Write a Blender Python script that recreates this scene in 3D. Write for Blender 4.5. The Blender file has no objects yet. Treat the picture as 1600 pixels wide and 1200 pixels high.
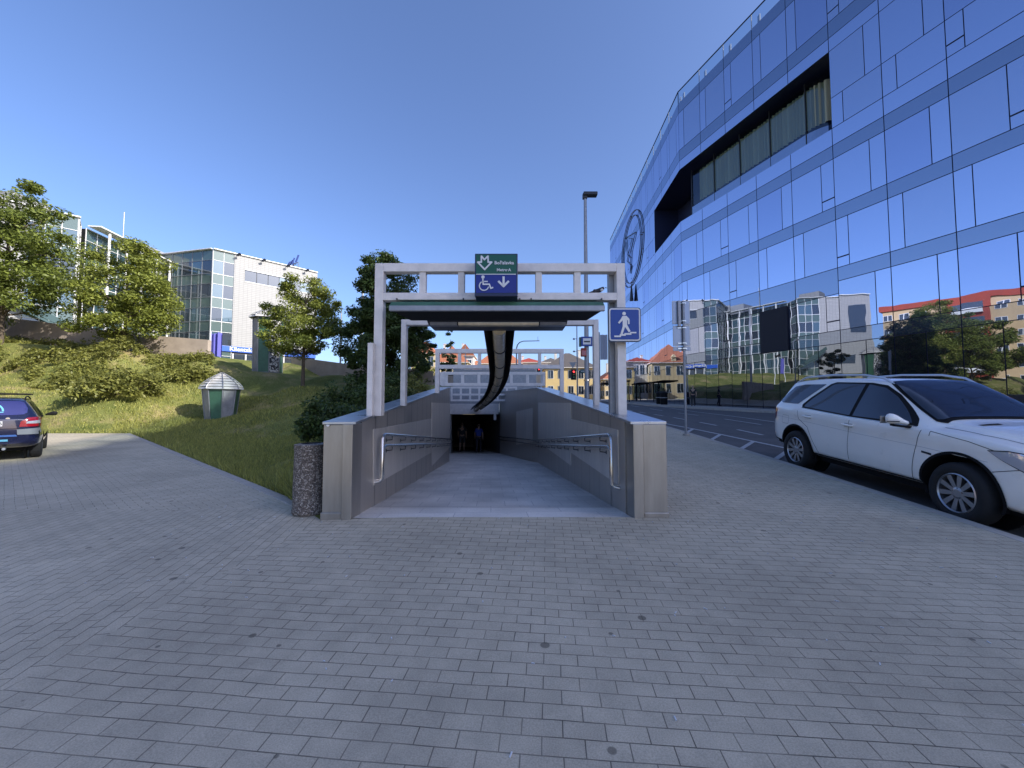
import bpy, bmesh, math, random
import numpy as np
from mathutils import Vector, Matrix
from mathutils.bvhtree import BVHTree
random.seed(7); NR = np.random.RandomState(11)
SC = bpy.context.scene; COL = SC.collection
R = math.radians
# ------------------------------------------------------------------ camera, sky, sun, exposure
F = 620.0; PITCH = 2.86; EYE = 1.5
cd = bpy.data.cameras.new('camera'); cam = bpy.data.objects.new('camera', cd); COL.objects.link(cam)
cd.sensor_width = 36; cd.lens = F/1600*36; cd.clip_start = .05; cd.clip_end = 3000
cam.location = (0, 0, EYE); cam.rotation_euler = (R(90+PITCH), 0, 0); SC.camera = cam
SUN_EL, SUN_AZ = 29.9, (0.917, -0.399)
W = bpy.data.worlds.new('World'); SC.world = W; W.use_nodes = True
nt = W.node_tree; nt.nodes.clear()
sky = nt.nodes.new('ShaderNodeTexSky'); sky.sky_type = 'NISHITA'; sky.sun_disc = False
sky.sun_elevation = R(SUN_EL); sky.sun_rotation = math.atan2(SUN_AZ[0], SUN_AZ[1])
sky.altitude = 1500; sky.air_density = 1.1; sky.dust_density = 6.0; sky.ozone_density = 4.5
bg = nt.nodes.new('ShaderNodeBackground'); bg.inputs['Strength'].default_value = .15
ow = nt.nodes.new('ShaderNodeOutputWorld')
wm = nt.nodes.new('ShaderNodeMix'); wm.data_type = 'RGBA'; wm.blend_type = 'MULTIPLY'; wm.inputs[0].default_value = 1; wm.inputs[7].default_value = (.975, .95, 1.075, 1)
nt.links.new(sky.outputs[0], wm.inputs[6]); nt.links.new(wm.outputs[2], bg.inputs[0]); nt.links.new(bg.outputs[0], ow.inputs[0])
sl = bpy.data.lights.new('sun', 'SUN'); sl.energy = 4.5; sl.angle = R(.53); sl.color = (1, .94, .84)
so = bpy.data.objects.new('sun', sl); COL.objects.link(so)
ce = math.cos(R(SUN_EL)); SUNV = Vector((SUN_AZ[0]*ce, SUN_AZ[1]*ce, math.sin(R(SUN_EL))))
so.rotation_euler = SUNV.to_track_quat('Z', 'Y').to_euler(); so.location = SUNV*80
SC.view_settings.view_transform = 'Standard'; SC.view_settings.look = 'None'
SC.view_settings.exposure = .76; SC.view_settings.gamma = 1
SC.render.engine = 'CYCLES'
SC.cycles.max_bounces = 7; SC.cycles.glossy_bounces = 4; SC.cycles.transparent_max_bounces = 12
SC.cycles.caustics_reflective = False; SC.cycles.caustics_refractive = False

# ------------------------------------------------------------------ helpers
class MB:
    def __init__(s): s.v = []; s.f = []; s.m = []; s.T = None
    def add(s, vs, fs, m=0):
        o = len(s.v)
        s.v += [tuple(s.T @ Vector(v)) if s.T is not None else tuple(v) for v in vs]
        s.f += [tuple(i+o for i in f) for f in fs]; s.m += [m]*len(fs); return s
    def box(s, x0, x1, y0, y1, z0, z1, m=0):
        return s.hexa([(x0,y0,z0),(x1,y0,z0),(x1,y1,z0),(x0,y1,z0),(x0,y0,z1),(x1,y0,z1),(x1,y1,z1),(x0,y1,z1)], m)
    def hexa(s, v, m=0):
        return s.add(v, [(0,3,2,1),(4,5,6,7),(0,1,5,4),(1,2,6,5),(2,3,7,6),(3,0,4,7)], m)
    def quad(s, a, b, c, d, m=0): return s.add([a,b,c,d], [(0,1,2,3)], m)
    def bar(s, p, q, w, h, m=0, up=(0,0,1)):
        p, q = Vector(p), Vector(q); d = (q-p).normalized(); u = Vector(up)
        sd = d.cross(u)
        if sd.length < 1e-4: sd = d.cross(Vector((0,1,0)))
        sd.normalize(); u = sd.cross(d).normalized(); a = sd*w/2; b = u*h/2
        return s.hexa([p-a-b, p+a-b, q+a-b, q-a-b, p-a+b, p+a+b, q+a+b, q-a+b], m)
    def tube(s, pts, r, n=10, m=0, cap=True):
        pts = [Vector(p) for p in pts]; rs = r if isinstance(r, (list, tuple)) else [r]*len(pts)
        vs = []; prev = None
        for i, p in enumerate(pts):
            d = (pts[min(i+1, len(pts)-1)]-pts[max(i-1, 0)]).normalized()
            if prev is None:
                a = d.cross(Vector((0,0,1)))
                if a.length < .1: a = d.cross(Vector((0,1,0)))
            else: a = prev - d*prev.dot(d)
            a.normalize(); prev = a; b = d.cross(a)
            vs += [tuple(p+(a*math.cos(2*math.pi*k/n)+b*math.sin(2*math.pi*k/n))*rs[i]) for k in range(n)]
        fs = [(i*n+k, i*n+(k+1)%n, (i+1)*n+(k+1)%n, (i+1)*n+k) for i in range(len(pts)-1) for k in range(n)]
        if cap: fs += [tuple(range(n-1, -1, -1)), tuple((len(pts)-1)*n+k for k in range(n))]
        return s.add(vs, fs, m)
    def cyl(s, p, q, r, n=16, m=0, r2=None): return s.tube([p, q], [r, r if r2 is None else r2], n, m)
    def prism(s, poly, z0, z1, m=0):      # polygon in xy (ccw)
        n = len(poly); vs = [(x,y,z0) for x,y in poly]+[(x,y,z1) for x,y in poly]
        return s.add(vs, [tuple(range(n-1,-1,-1)), tuple(range(n, 2*n))]+[(i,(i+1)%n,n+(i+1)%n,n+i) for i in range(n)], m)
    def plate(s, poly, o, u, v, t, m=0):  # polygon (a,b) -> o+a*u+b*v, thickness along u x v
        o, u, v = Vector(o), Vector(u), Vector(v); w = u.cross(v).normalized()*t; n = len(poly)
        vs = [tuple(o+u*a+v*b) for a,b in poly]+[tuple(o+u*a+v*b+w) for a,b in poly]
        return s.add(vs, [tuple(range(n-1,-1,-1)), tuple(range(n, 2*n))]+[(i,(i+1)%n,n+(i+1)%n,n+i) for i in range(n)], m)
    def lathe(s, prof, n=24, m=0, o=(0,0,0), ph=0):
        vs = []; 
        for r, z in prof: vs += [(o[0]+r*math.cos(2*math.pi*(k+ph)/n), o[1]+r*math.sin(2*math.pi*(k+ph)/n), o[2]+z) for k in range(n)]
        fs = [(i*n+k, i*n+(k+1)%n, (i+1)*n+(k+1)%n, (i+1)*n+k) for i in range(len(prof)-1) for k in range(n)]
        return s.add(vs, fs, m)
    def build(s, name, mats, parent=None, smooth=False, bevel=0):
        me = bpy.data.meshes.new(name); me.from_pydata(s.v, [], s.f)
        mats = mats if isinstance(mats, (list, tuple)) else [mats]
        for m in mats: me.materials.append(m)
        me.polygons.foreach_set('material_index', s.m)
        if smooth: me.polygons.foreach_set('use_smooth', [True]*len(s.f))
        me.update(); o = bpy.data.objects.new(name, me); COL.objects.link(o)
        if parent: o.parent = parent
        if bevel:
            b = o.modifiers.new('bevel', 'BEVEL'); b.width = bevel; b.segments = 2; b.limit_method = 'ANGLE'; b.angle_limit = R(35)
        if smooth:
            try: me.set_sharp_from_angle(angle=R(40))
            except Exception: pass
        return o
def npmesh(name, V, Fa, mats, parent=None, mi=None, smooth=False):
    me = bpy.data.meshes.new(name); V = np.asarray(V, np.float32); Fa = np.asarray(Fa, np.int32)
    k = Fa.shape[1]
    me.vertices.add(len(V)); me.vertices.foreach_set('co', V.ravel())
    me.loops.add(Fa.size); me.loops.foreach_set('vertex_index', Fa.ravel())
    me.polygons.add(len(Fa)); me.polygons.foreach_set('loop_start', np.arange(0, Fa.size, k, dtype=np.int32))
    for m in (mats if isinstance(mats, (list, tuple)) else [mats]): me.materials.append(m)
    if mi is not None: me.polygons.foreach_set('material_index', np.asarray(mi, np.int32))
    if smooth: me.polygons.foreach_set('use_smooth', [True]*len(Fa))
    me.update(calc_edges=True); o = bpy.data.objects.new(name, me); COL.objects.link(o)
    if parent: o.parent = parent
    return o
def tag(o, label=None, cat=None, group=None, kind=None):
    if label: o['label'] = label
    if cat: o['category'] = cat
    if group: o['group'] = group
    if kind: o['kind'] = kind
    return o
def empty(name, loc, label, cat, rz=0, group=None):
    o = bpy.data.objects.new(name, None); COL.objects.link(o); o.location = loc; o.rotation_euler = (0,0,rz)
    o.empty_display_size = .1
    return tag(o, label, cat, group)
def copy_tree(o, parent=None):
    c = o.copy(); COL.objects.link(c)
    if parent: c.parent = parent
    for ch in [x for x in COL.objects if x.parent == o]: copy_tree(ch, c)
    return c
SP, CP = math.sin(R(PITCH)), math.cos(R(PITCH))
def ray(px, py):
    v = 600-py; return Vector((px-800, F*CP-v*SP, F*SP+v*CP))
def at(px, py, Y):                     # the point seen at a photo pixel, Y metres ahead
    d = ray(px, py); return Vector((0,0,EYE))+d*(Y/d.y)
def at_wall(px, py, x0, k, y0=4.75):   # on the vertical plane x = x0 + k (y - y0)
    d = ray(px, py); t = (x0-k*y0)/(d.x-k*d.y); return Vector((0,0,EYE))+d*t
_fc = {}
def text(name, body, size, o, u, v, mat, parent, depth=.004, align='CENTER', bold=0, sx=1.0):
    c = bpy.data.curves.new(name, 'FONT'); c.body = body; c.size = size; c.extrude = depth; c.offset = bold
    c.align_x = align; c.align_y = 'CENTER'; c.resolution_u = 2
    t = bpy.data.objects.new(name, c); COL.objects.link(t)
    dg = bpy.context.evaluated_depsgraph_get(); me = bpy.data.meshes.new_from_object(t.evaluated_get(dg))
    bpy.data.objects.remove(t); me.materials.clear(); me.materials.append(mat)
    ob = bpy.data.objects.new(name, me); COL.objects.link(ob)
    u, v = Vector(u).normalized(), Vector(v).normalized(); w = u.cross(v)
    M = Matrix((u*sx, v, w)).transposed().to_4x4(); M.translation = Vector(o)
    me.transform(M)
    if parent: ob.parent = parent
    return ob

# ------------------------------------------------------------------ materials
def mat(name, col, rough=.6, metal=0, var=0, vscale=3, bump=0, bscale=40, spec=.5, coat=0, stretch=None, emit=0, trans=0, dirt=0):
    m = bpy.data.materials.new(name); m.use_nodes = True; n = m.node_tree.nodes; L = m.node_tree.links
    b = n['Principled BSDF']; b.inputs['Base Color'].default_value = (*col, 1); b.inputs['Roughness'].default_value = rough
    b.inputs['Metallic'].default_value = metal; b.inputs['Specular IOR Level'].default_value = spec
    b.inputs['Coat Weight'].default_value = coat; b.inputs['Coat Roughness'].default_value = .04
    if emit: b.inputs['Emission Color'].default_value = (*col, 1); b.inputs['Emission Strength'].default_value = emit
    if var or bump:
        tc = n.new('ShaderNodeTexCoord'); mp = n.new('ShaderNodeMapping'); L.new(tc.outputs['Object'], mp.inputs[0])
        if stretch: mp.inputs['Scale'].default_value = stretch
    if var:
        no = n.new('ShaderNodeTexNoise'); no.inputs['Scale'].default_value = vscale; no.inputs['Detail'].default_value = 6; no.inputs['Roughness'].default_value = .65
        L.new(mp.outputs[0], no.inputs['Vector'])
        cr = n.new('ShaderNodeValToRGB'); cr.color_ramp.elements[0].position = .3; cr.color_ramp.elements[1].position = .7
        cr.color_ramp.elements[0].color = tuple(c*(1-var) for c in col)+(1,); cr.color_ramp.elements[1].color = tuple(min(1, c*(1+var)) for c in col)+(1,)
        L.new(no.outputs[0], cr.inputs[0]); L.new(cr.outputs[0], b.inputs['Base Color'])
        mr = n.new('ShaderNodeMapRange'); mr.inputs[3].default_value = max(.02, rough-.08); mr.inputs[4].default_value = min(1, rough+.12)
        L.new(no.outputs[0], mr.inputs[0]); L.new(mr.outputs[0], b.inputs['Roughness'])
    if bump:
        nb = n.new('ShaderNodeTexNoise'); nb.inputs['Scale'].default_value = bscale; nb.inputs['Detail'].default_value = 4
        L.new(mp.outputs[0], nb.inputs['Vector'])
        bp = n.new('ShaderNodeBump'); bp.inputs['Strength'].default_value = bump; bp.inputs['Distance'].default_value = .01
        L.new(nb.outputs[0], bp.inputs['Height']); L.new(bp.outputs[0], b.inputs['Normal'])
    return m
def nodes(m): return m.node_tree.nodes, m.node_tree.links, m.node_tree.nodes['Principled BSDF']
def leafmat(name, col, var=.35):
    m = bpy.data.materials.new(name); m.use_nodes = True; n, L, b = nodes(m)
    g = n.new('ShaderNodeNewGeometry'); cr = n.new('ShaderNodeValToRGB')
    cr.color_ramp.elements[0].color = tuple(c*(1-var) for c in col)+(1,); cr.color_ramp.elements[1].color = (min(1,col[0]*(1+var*1.4)), col[1]*(1+var), col[2]*(1+var*.5), 1)
    L.new(g.outputs['Random Per Island'], cr.inputs[0]); L.new(cr.outputs[0], b.inputs['Base Color'])
    b.inputs['Roughness'].default_value = .5; b.inputs['Specular IOR Level'].default_value = .35
    tr = n.new('ShaderNodeBsdfTranslucent'); L.new(cr.outputs[0], tr.inputs[0])
    mx = n.new('ShaderNodeMixShader'); mx.inputs[0].default_value = .35
    L.new(b.outputs[0], mx.inputs[1]); L.new(tr.outputs[0], mx.inputs[2]); L.new(mx.outputs[0], n['Material Output'].inputs[0])
    return m
def glassmat(name, refl, dark, tint=1.0, rough=.0, wave=.0, fac=.62):
    m = bpy.data.materials.new(name); m.use_nodes = True; n, L, b = nodes(m)
    b.inputs['Base Color'].default_value = (*dark, 1); b.inputs['Roughness'].default_value = .25
    g = n.new('ShaderNodeBsdfGlossy'); g.inputs['Color'].default_value = (*refl, 1); g.inputs['Roughness'].default_value = rough
    fr = n.new('ShaderNodeFresnel'); fr.inputs[0].default_value = 1.45
    mr = n.new('ShaderNodeMapRange'); mr.inputs[3].default_value = fac; mr.inputs[4].default_value = 1.0
    L.new(fr.outputs[0], mr.inputs[0])
    if wave:
        tc = n.new('ShaderNodeTexCoord'); no = n.new('ShaderNodeTexNoise'); no.inputs['Scale'].default_value = .9; no.inputs['Detail'].default_value = 1.0
        L.new(tc.outputs['Object'], no.inputs['Vector']); bp = n.new('ShaderNodeBump'); bp.inputs['Distance'].default_value = wave; bp.inputs['Strength'].default_value = 1
        L.new(no.outputs[0], bp.inputs['Height']); L.new(bp.outputs[0], g.inputs['Normal'])
    mx = n.new('ShaderNodeMixShader'); L.new(mr.outputs[0], mx.inputs[0]); L.new(b.outputs[0], mx.inputs[1]); L.new(g.outputs[0], mx.inputs[2])
    L.new(mx.outputs[0], n['Material Output'].inputs[0])
    return m
def pane_vary(m, amt=.25):    # each pane its own slight tone
    n, L, b = nodes(m); return m

M = {}
M['white_steel'] = mat('white_steel', (.66,.63,.61), .45, .05, .12, 6, .05, 60)
M['galv'] = mat('galvanised', (.30,.31,.33), .45, .6, .15, 8)
M['darkmetal'] = mat('dark_metal', (.03,.032,.038), .4, .3, .2, 5)
M['black'] = mat('black_plastic', (.010,.010,.011), .7, spec=.15)
M['chrome'] = mat('polished_steel', (.62,.6,.57), .16, 1)
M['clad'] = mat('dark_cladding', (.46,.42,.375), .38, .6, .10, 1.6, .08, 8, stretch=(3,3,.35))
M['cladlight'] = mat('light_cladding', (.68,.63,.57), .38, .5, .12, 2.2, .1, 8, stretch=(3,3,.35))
M['pillar'] = mat('brushed_pillar', (.38,.35,.31), .34, .75, .13, 2.5, .25, 3, stretch=(3,3,.5))
M['cap'] = mat('cap_sheet', (.52,.53,.55), .28, .85, .12, 4, .10, 2)
M['green'] = mat('green_sheet', (.05,.13,.08), .4, .1, .2, 4)
M['greensign'] = mat('green_enamel', (.006,.085,.05), .28, 0, .05, 3)
M['bluesign'] = mat('blue_enamel', (.010,.018,.20), .25)
M['blueroad'] = mat('blue_reflective', (.004,.045,.27), .35)
M['white'] = mat('white_paint', (.70,.70,.70), .4)
M['signwhite'] = mat('sign_white', (.62,.64,.68), .4)
M['greysheet'] = mat('sign_back', (.40,.42,.45), .45, .5, .1, 5)
M['concrete'] = mat('concrete_wall', (.36,.30,.25), .85, 0, .18, 1.2, .3, 15)
M['bark'] = mat('bark', (.09,.07,.05), .9, 0, .35, 14, .6, 30)
M['asphalt'] = mat('asphalt', (.105,.10,.098), .85, 0, .22, 1.5, .35, 250)
M['kerb'] = mat('kerb_stone', (.40,.36,.31), .8, 0, .15, 6, .3, 90)
M['marking'] = mat('road_paint', (.44,.44,.44), .7, 0, .2, 8)
M['leaf'] = leafmat('leaf_green', (.155,.205,.045))
M['leaf2'] = leafmat('leaf_bright', (.20,.245,.05))
M['leafdark'] = leafmat('leaf_dark', (.062,.105,.032))
M['leafbush'] = leafmat('leaf_bush', (.19,.21,.055))
M['conifer'] = leafmat('needle', (.025,.05,.018))
M['grassblade'] = leafmat('grass_blade', (.27,.30,.09), .45)
M['tile'] = mat('roof_tile', (.34,.125,.065), .8, 0, .25, 3, .5, 12)
M['tiledark'] = mat('roof_slate', (.09,.08,.075), .7, 0, .2, 3)
M['cream'] = mat('cream_render', (.55,.44,.26), .85, 0, .08, 1)
M['whitewall'] = mat('white_render', (.66,.63,.58), .85, 0, .06, 1)
M['beige'] = mat('beige_render', (.52,.38,.22), .85, 0, .08, .4)
M['redwall'] = mat('red_render', (.30,.05,.03), .8, 0, .1, .5)
M['pane'] = glassmat('window_glass', (.30,.35,.40), (.02,.028,.035), fac=.18)
M['bluepane'] = glassmat('sky_window_glass', (.34,.42,.46), (.04,.08,.095), fac=.25)
M['greenpane'] = glassmat('green_spandrel_glass', (.30,.36,.35), (.07,.11,.095), fac=.14)
M['tower'] = glassmat('blue_facade_glass', (.52,.58,.76), (.020,.032,.075), fac=.80, wave=.001)
M['tower2'] = glassmat('blue_facade_glass_blind', (.51,.57,.74), (.09,.115,.19), fac=.70, wave=.0018)
M['tower3'] = glassmat('blue_facade_glass_dark', (.46,.52,.72), (.014,.022,.06), fac=.78, wave=.002)
M['spandrel'] = glassmat('spandrel_panel', (.38,.44,.57), (.03,.05,.095), fac=.6, wave=.001)
M['towerlow'] = glassmat('street_level_glass', (.34,.38,.45), (.012,.016,.03), fac=.7, wave=.002)
M['towerframe'] = mat('facade_joint', (.014,.02,.065), .4)
M['granite'] = mat('granite_paving', (.36,.355,.37), .6, 0, .16, 60, .12, 120)
M['granitelight'] = mat('granite_threshold', (.50,.49,.50), .55, 0, .1, 40, .1, 120)
M['carblack'] = glassmat('tinted_glass', (.42,.47,.56), (.006,.007,.010), fac=.07)
M['tyre'] = mat('tyre_rubber', (.014,.014,.015), .8, 0, .3, 20)
M['rim'] = mat('alloy', (.42,.42,.44), .3, .85)
M['carwhite'] = mat('white_car_paint', (.91,.87,.80), .28, 0, .03, 3, coat=1)
M['carblue'] = mat('blue_car_paint', (.007,.010,.045), .25, .3, .03, 3, coat=1)
M['red'] = mat('red_lens', (.33,.01,.02), .15, coat=1)
M['lens'] = mat('clear_lens', (.6,.62,.68), .08, .4, coat=1)
M['tubeglass'] = mat('lamp_cover', (.80,.70,.50), .22, .0, .12, 8, coat=.6)
M['gravelbin'] = None
# pavement shader: small concrete blocks in running bond, three laying directions
def brickset(n, L, vec, rot, bw=.188, bh=.094, mort=.003, off=(0,0,0)):
    mp = n.new('ShaderNodeMapping'); mp.inputs['Rotation'].default_value = (0,0,rot); mp.inputs['Location'].default_value = off
    L.new(vec, mp.inputs[0])
    b = n.new('ShaderNodeTexBrick'); b.inputs['Scale'].default_value = 1; b.inputs['Brick Width'].default_value = bw; b.inputs['Row Height'].default_value = bh
    b.inputs['Mortar Size'].default_value = mort; b.inputs['Mortar Smooth'].default_value = .3; b.inputs['Bias'].default_value = 0
    b.inputs['Color1'].default_value = (.0,.0,.0,1); b.inputs['Color2'].default_value = (1,1,1,1); b.inputs['Mortar'].default_value = (.5,.5,.5,1)
    L.new(mp.outputs[0], b.inputs['Vector']); return b
def pavermat():
    m = bpy.data.materials.new('concrete_block_paving'); m.use_nodes = True; n, L, bs = nodes(m)
    tc = n.new('ShaderNodeTexCoord'); ob = tc.outputs['Object']
    # slight wobble so courses are not ruler straight
    nz = n.new('ShaderNodeTexNoise'); nz.inputs['Scale'].default_value = .8; L.new(ob, nz.inputs['Vector'])
    sc = n.new('ShaderNodeVectorMath'); sc.operation = 'MULTIPLY_ADD'; sc.inputs[1].default_value = (.05,.05,0); L.new(nz.outputs['Color'], sc.inputs[0]); L.new(ob, sc.inputs[2])
    vec = sc.outputs[0]
    A = brickset(n, L, vec, R(5)); B = brickset(n, L, vec, R(-100.5)); C = brickset(n, L, vec, R(-52))
    sx = n.new('ShaderNodeSeparateXYZ'); L.new(ob, sx.inputs[0])
    def mth(op, a, b):
        q = n.new('ShaderNodeMath'); q.operation = op
        for i, z in enumerate((a, b)):
            if isinstance(z, (int, float)): q.inputs[i].default_value = z
            else: L.new(z, q.inputs[i])
        return q.outputs[0]
    k = mth('LESS_THAN', mth('ADD', sx.outputs[0], mth('MULTIPLY', sx.outputs[1], -.13)), -2.86)   # left of the seam
    far = mth('MULTIPLY', mth('GREATER_THAN', sx.outputs[1], 5.25), k)
    def mixc(f, a, b):
        q = n.new('ShaderNodeMix'); q.data_type = 'RGBA'; L.new(f, q.inputs[0]); L.new(a, q.inputs[6]); L.new(b, q.inputs[7]); return q.outputs[2]
    col = mixc(far, mixc(k, A.outputs[0], B.outputs[0]), C.outputs[0])
    fac = mixc(far, mixc(k, A.outputs[1], B.outputs[1]), C.outputs[1])
    cr = n.new('ShaderNodeValToRGB'); cr.color_ramp.elements[0].color = (.475,.42,.315,1); cr.color_ramp.elements[1].color = (.515,.455,.34,1)
    L.new(col, cr.inputs[0])
    n1 = n.new('ShaderNodeTexNoise'); n1.inputs['Scale'].default_value = .55; n1.inputs['Detail'].default_value = 6; n1.inputs['Roughness'].default_value = .6; L.new(ob, n1.inputs['Vector'])
    m1 = n.new('ShaderNodeMapRange'); m1.inputs[1].default_value = .3; m1.inputs[2].default_value = .7; m1.inputs[3].default_value = .76; m1.inputs[4].default_value = 1.14; L.new(n1.outputs[0], m1.inputs[0])
    n2 = n.new('ShaderNodeTexNoise'); n2.inputs['Scale'].default_value = 160; n2.inputs['Detail'].default_value = 3; L.new(ob, n2.inputs['Vector'])
    m2 = n.new('ShaderNodeMapRange'); m2.inputs[1].default_value = .3; m2.inputs[2].default_value = .7; m2.inputs[3].default_value = .82; m2.inputs[4].default_value = 1.16; L.new(n2.outputs[0], m2.inputs[0])
    n4 = n.new('ShaderNodeTexNoise'); n4.inputs['Scale'].default_value = 7; n4.inputs['Detail'].default_value = 5; L.new(ob, n4.inputs['Vector'])
    m4 = n.new('ShaderNodeMapRange'); m4.inputs[1].default_value = .3; m4.inputs[2].default_value = .7; m4.inputs[3].default_value = .9; m4.inputs[4].default_value = 1.07; L.new(n4.outputs[0], m4.inputs[0])
    vo = n.new('ShaderNodeTexVoronoi'); vo.inputs['Scale'].default_value = 4.4; L.new(vec, vo.inputs['Vector'])
    wc = n.new('ShaderNodeSeparateColor'); L.new(vo.outputs['Color'], wc.inputs[0])
    thr = mth('MULTIPLY', mth('POWER', wc.outputs[0], 1.6), .13)
    sp = n.new('ShaderNodeMapRange'); L.new(mth('SUBTRACT', vo.outputs['Distance'], thr), sp.inputs[0]); sp.inputs[1].default_value = -.012; sp.inputs[2].default_value = .006; sp.inputs[3].default_value = .45; sp.inputs[4].default_value = 1.0
    tot = mth('MULTIPLY', mth('MULTIPLY', m1.outputs[0], m2.outputs[0]), mth('MULTIPLY', sp.outputs[0], m4.outputs[0]))
    vm = n.new('ShaderNodeVectorMath'); vm.operation = 'SCALE'; L.new(cr.outputs[0], vm.inputs[0]); L.new(tot, vm.inputs[3])
    fs = n.new('ShaderNodeRGB'); fs.outputs[0].default_value = (.12,.105,.08,1)
    nj = n.new('ShaderNodeTexNoise'); nj.inputs['Scale'].default_value = 3.0; nj.inputs['Detail'].default_value = 4; L.new(ob, nj.inputs['Vector'])
    mj = n.new('ShaderNodeMapRange'); mj.inputs[1].default_value = .35; mj.inputs[2].default_value = .62; mj.inputs[3].default_value = .5; mj.inputs[4].default_value = 1.0; L.new(nj.outputs[0], mj.inputs[0])
    jf = mth('MULTIPLY', fac, mj.outputs[0])
    fin = mixc(jf, vm.outputs[0], fs.outputs[0])
    L.new(fin, bs.inputs['Base Color']); bs.inputs['Roughness'].default_value = .82
    bp = n.new('ShaderNodeBump'); bp.inputs['Distance'].default_value = .004; bp.inputs['Strength'].default_value = .9
    hh = mth('ADD', mth('MULTIPLY', jf, -1.0), mth('MULTIPLY', n2.outputs[0], .35)); L.new(hh, bp.inputs['Height']); L.new(bp.outputs[0], bs.inputs['Normal'])
    return m
M['paver'] = pavermat()
def lawnmat():
    m = bpy.data.materials.new('lawn'); m.use_nodes = True; n, L, bs = nodes(m)
    tc = n.new('ShaderNodeTexCoord'); ob = tc.outputs['Object']
    n1 = n.new('ShaderNodeTexNoise'); n1.inputs['Scale'].default_value = .35; n1.inputs['Detail'].default_value = 8; n1.inputs['Roughness'].default_value = .7; L.new(ob, n1.inputs['Vector'])
    cr = n.new('ShaderNodeValToRGB'); e = cr.color_ramp.elements
    e[0].position = .36; e[0].color = (.11,.14,.035,1); e[1].position = .66; e[1].color = (.38,.30,.15,1)
    q = cr.color_ramp.elements.new(.52); q.color = (.20,.21,.065,1)
    L.new(n1.outputs[0], cr.inputs[0])
    n2 = n.new('ShaderNodeTexNoise'); n2.inputs['Scale'].default_value = 22; n2.inputs['Detail'].default_value = 5; L.new(ob, n2.inputs['Vector'])
    m2 = n.new('ShaderNodeMapRange'); m2.inputs[1].default_value = .3; m2.inputs[2].default_value = .7; m2.inputs[3].default_value = .6; m2.inputs[4].default_value = 1.35; L.new(n2.outputs[0], m2.inputs[0])
    vm = n.new('ShaderNodeVectorMath'); vm.operation = 'SCALE'; L.new(cr.outputs[0], vm.inputs[0]); L.new(m2.outputs[0], vm.inputs[3]); L.new(vm.outputs[0], bs.inputs['Base Color'])
    bs.inputs['Roughness'].default_value = .95; bs.inputs['Specular IOR Level'].default_value = .1
    bp = n.new('ShaderNodeBump'); bp.inputs['Distance'].default_value = .08; L.new(n2.outputs[0], bp.inputs['Height']); L.new(bp.outputs[0], bs.inputs['Normal'])
    return m
M['lawn'] = lawnmat()
def tilewall(name, c1, c2, bw, bh, mort=.03):
    m = bpy.data.materials.new(name); m.use_nodes = True; n, L, bs = nodes(m)
    tc = n.new('ShaderNodeTexCoord'); sx = n.new('ShaderNodeSeparateXYZ'); L.new(tc.outputs['Object'], sx.inputs[0])
    cx = n.new('ShaderNodeCombineXYZ')
    q = n.new('ShaderNodeMath'); q.operation = 'ADD'; L.new(sx.outputs[0], q.inputs[0]); L.new(sx.outputs[1], q.inputs[1])
    L.new(q.outputs[0], cx.inputs[0]); L.new(sx.outputs[2], cx.inputs[1])
    b = n.new('ShaderNodeTexBrick'); b.offset = 0; b.inputs['Scale'].default_value = 1; b.inputs['Brick Width'].default_value = bw; b.inputs['Row Height'].default_value = bh; b.inputs['Mortar Size'].default_value = mort
    b.inputs['Color1'].default_value = (*c1,1); b.inputs['Color2'].default_value = (*[c*.93 for c in c1],1); b.inputs['Mortar'].default_value = (*c2,1)
    L.new(cx.outputs[0], b.inputs['Vector']); L.new(b.outputs[0], bs.inputs['Base Color']); bs.inputs['Roughness'].default_value = .6
    return m
M['whitetile'] = tilewall('white_wall_tiles', (.33,.33,.33), (.19,.19,.19), .9, .32)
def binmat():
    m = bpy.data.materials.new('exposed_aggregate'); m.use_nodes = True; n, L, bs = nodes(m)
    tc = n.new('ShaderNodeTexCoord'); vo = n.new('ShaderNodeTexVoronoi'); vo.inputs['Scale'].default_value = 75; L.new(tc.outputs['Object'], vo.inputs['Vector'])
    sp = n.new('ShaderNodeSeparateColor'); L.new(vo.outputs['Color'], sp.inputs[0])
    cr = n.new('ShaderNodeValToRGB'); cr.color_ramp.elements[0].color = (.075,.06,.05,1); cr.color_ramp.elements[1].color = (.42,.38,.33,1); cr.color_ramp.elements[1].position = 1
    q = cr.color_ramp.elements.new(.6); q.color = (.15,.125,.105,1)
    L.new(sp.outputs[0], cr.inputs[0]); L.new(cr.outputs[0], bs.inputs['Base Color']); bs.inputs['Roughness'].default_value = .75
    bp = n.new('ShaderNodeBump'); bp.inputs['Distance'].default_value = .01; bp.invert = True; L.new(vo.outputs['Distance'], bp.inputs['Height']); L.new(bp.outputs[0], bs.inputs['Normal'])
    return m
M['agg'] = binmat()
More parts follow.
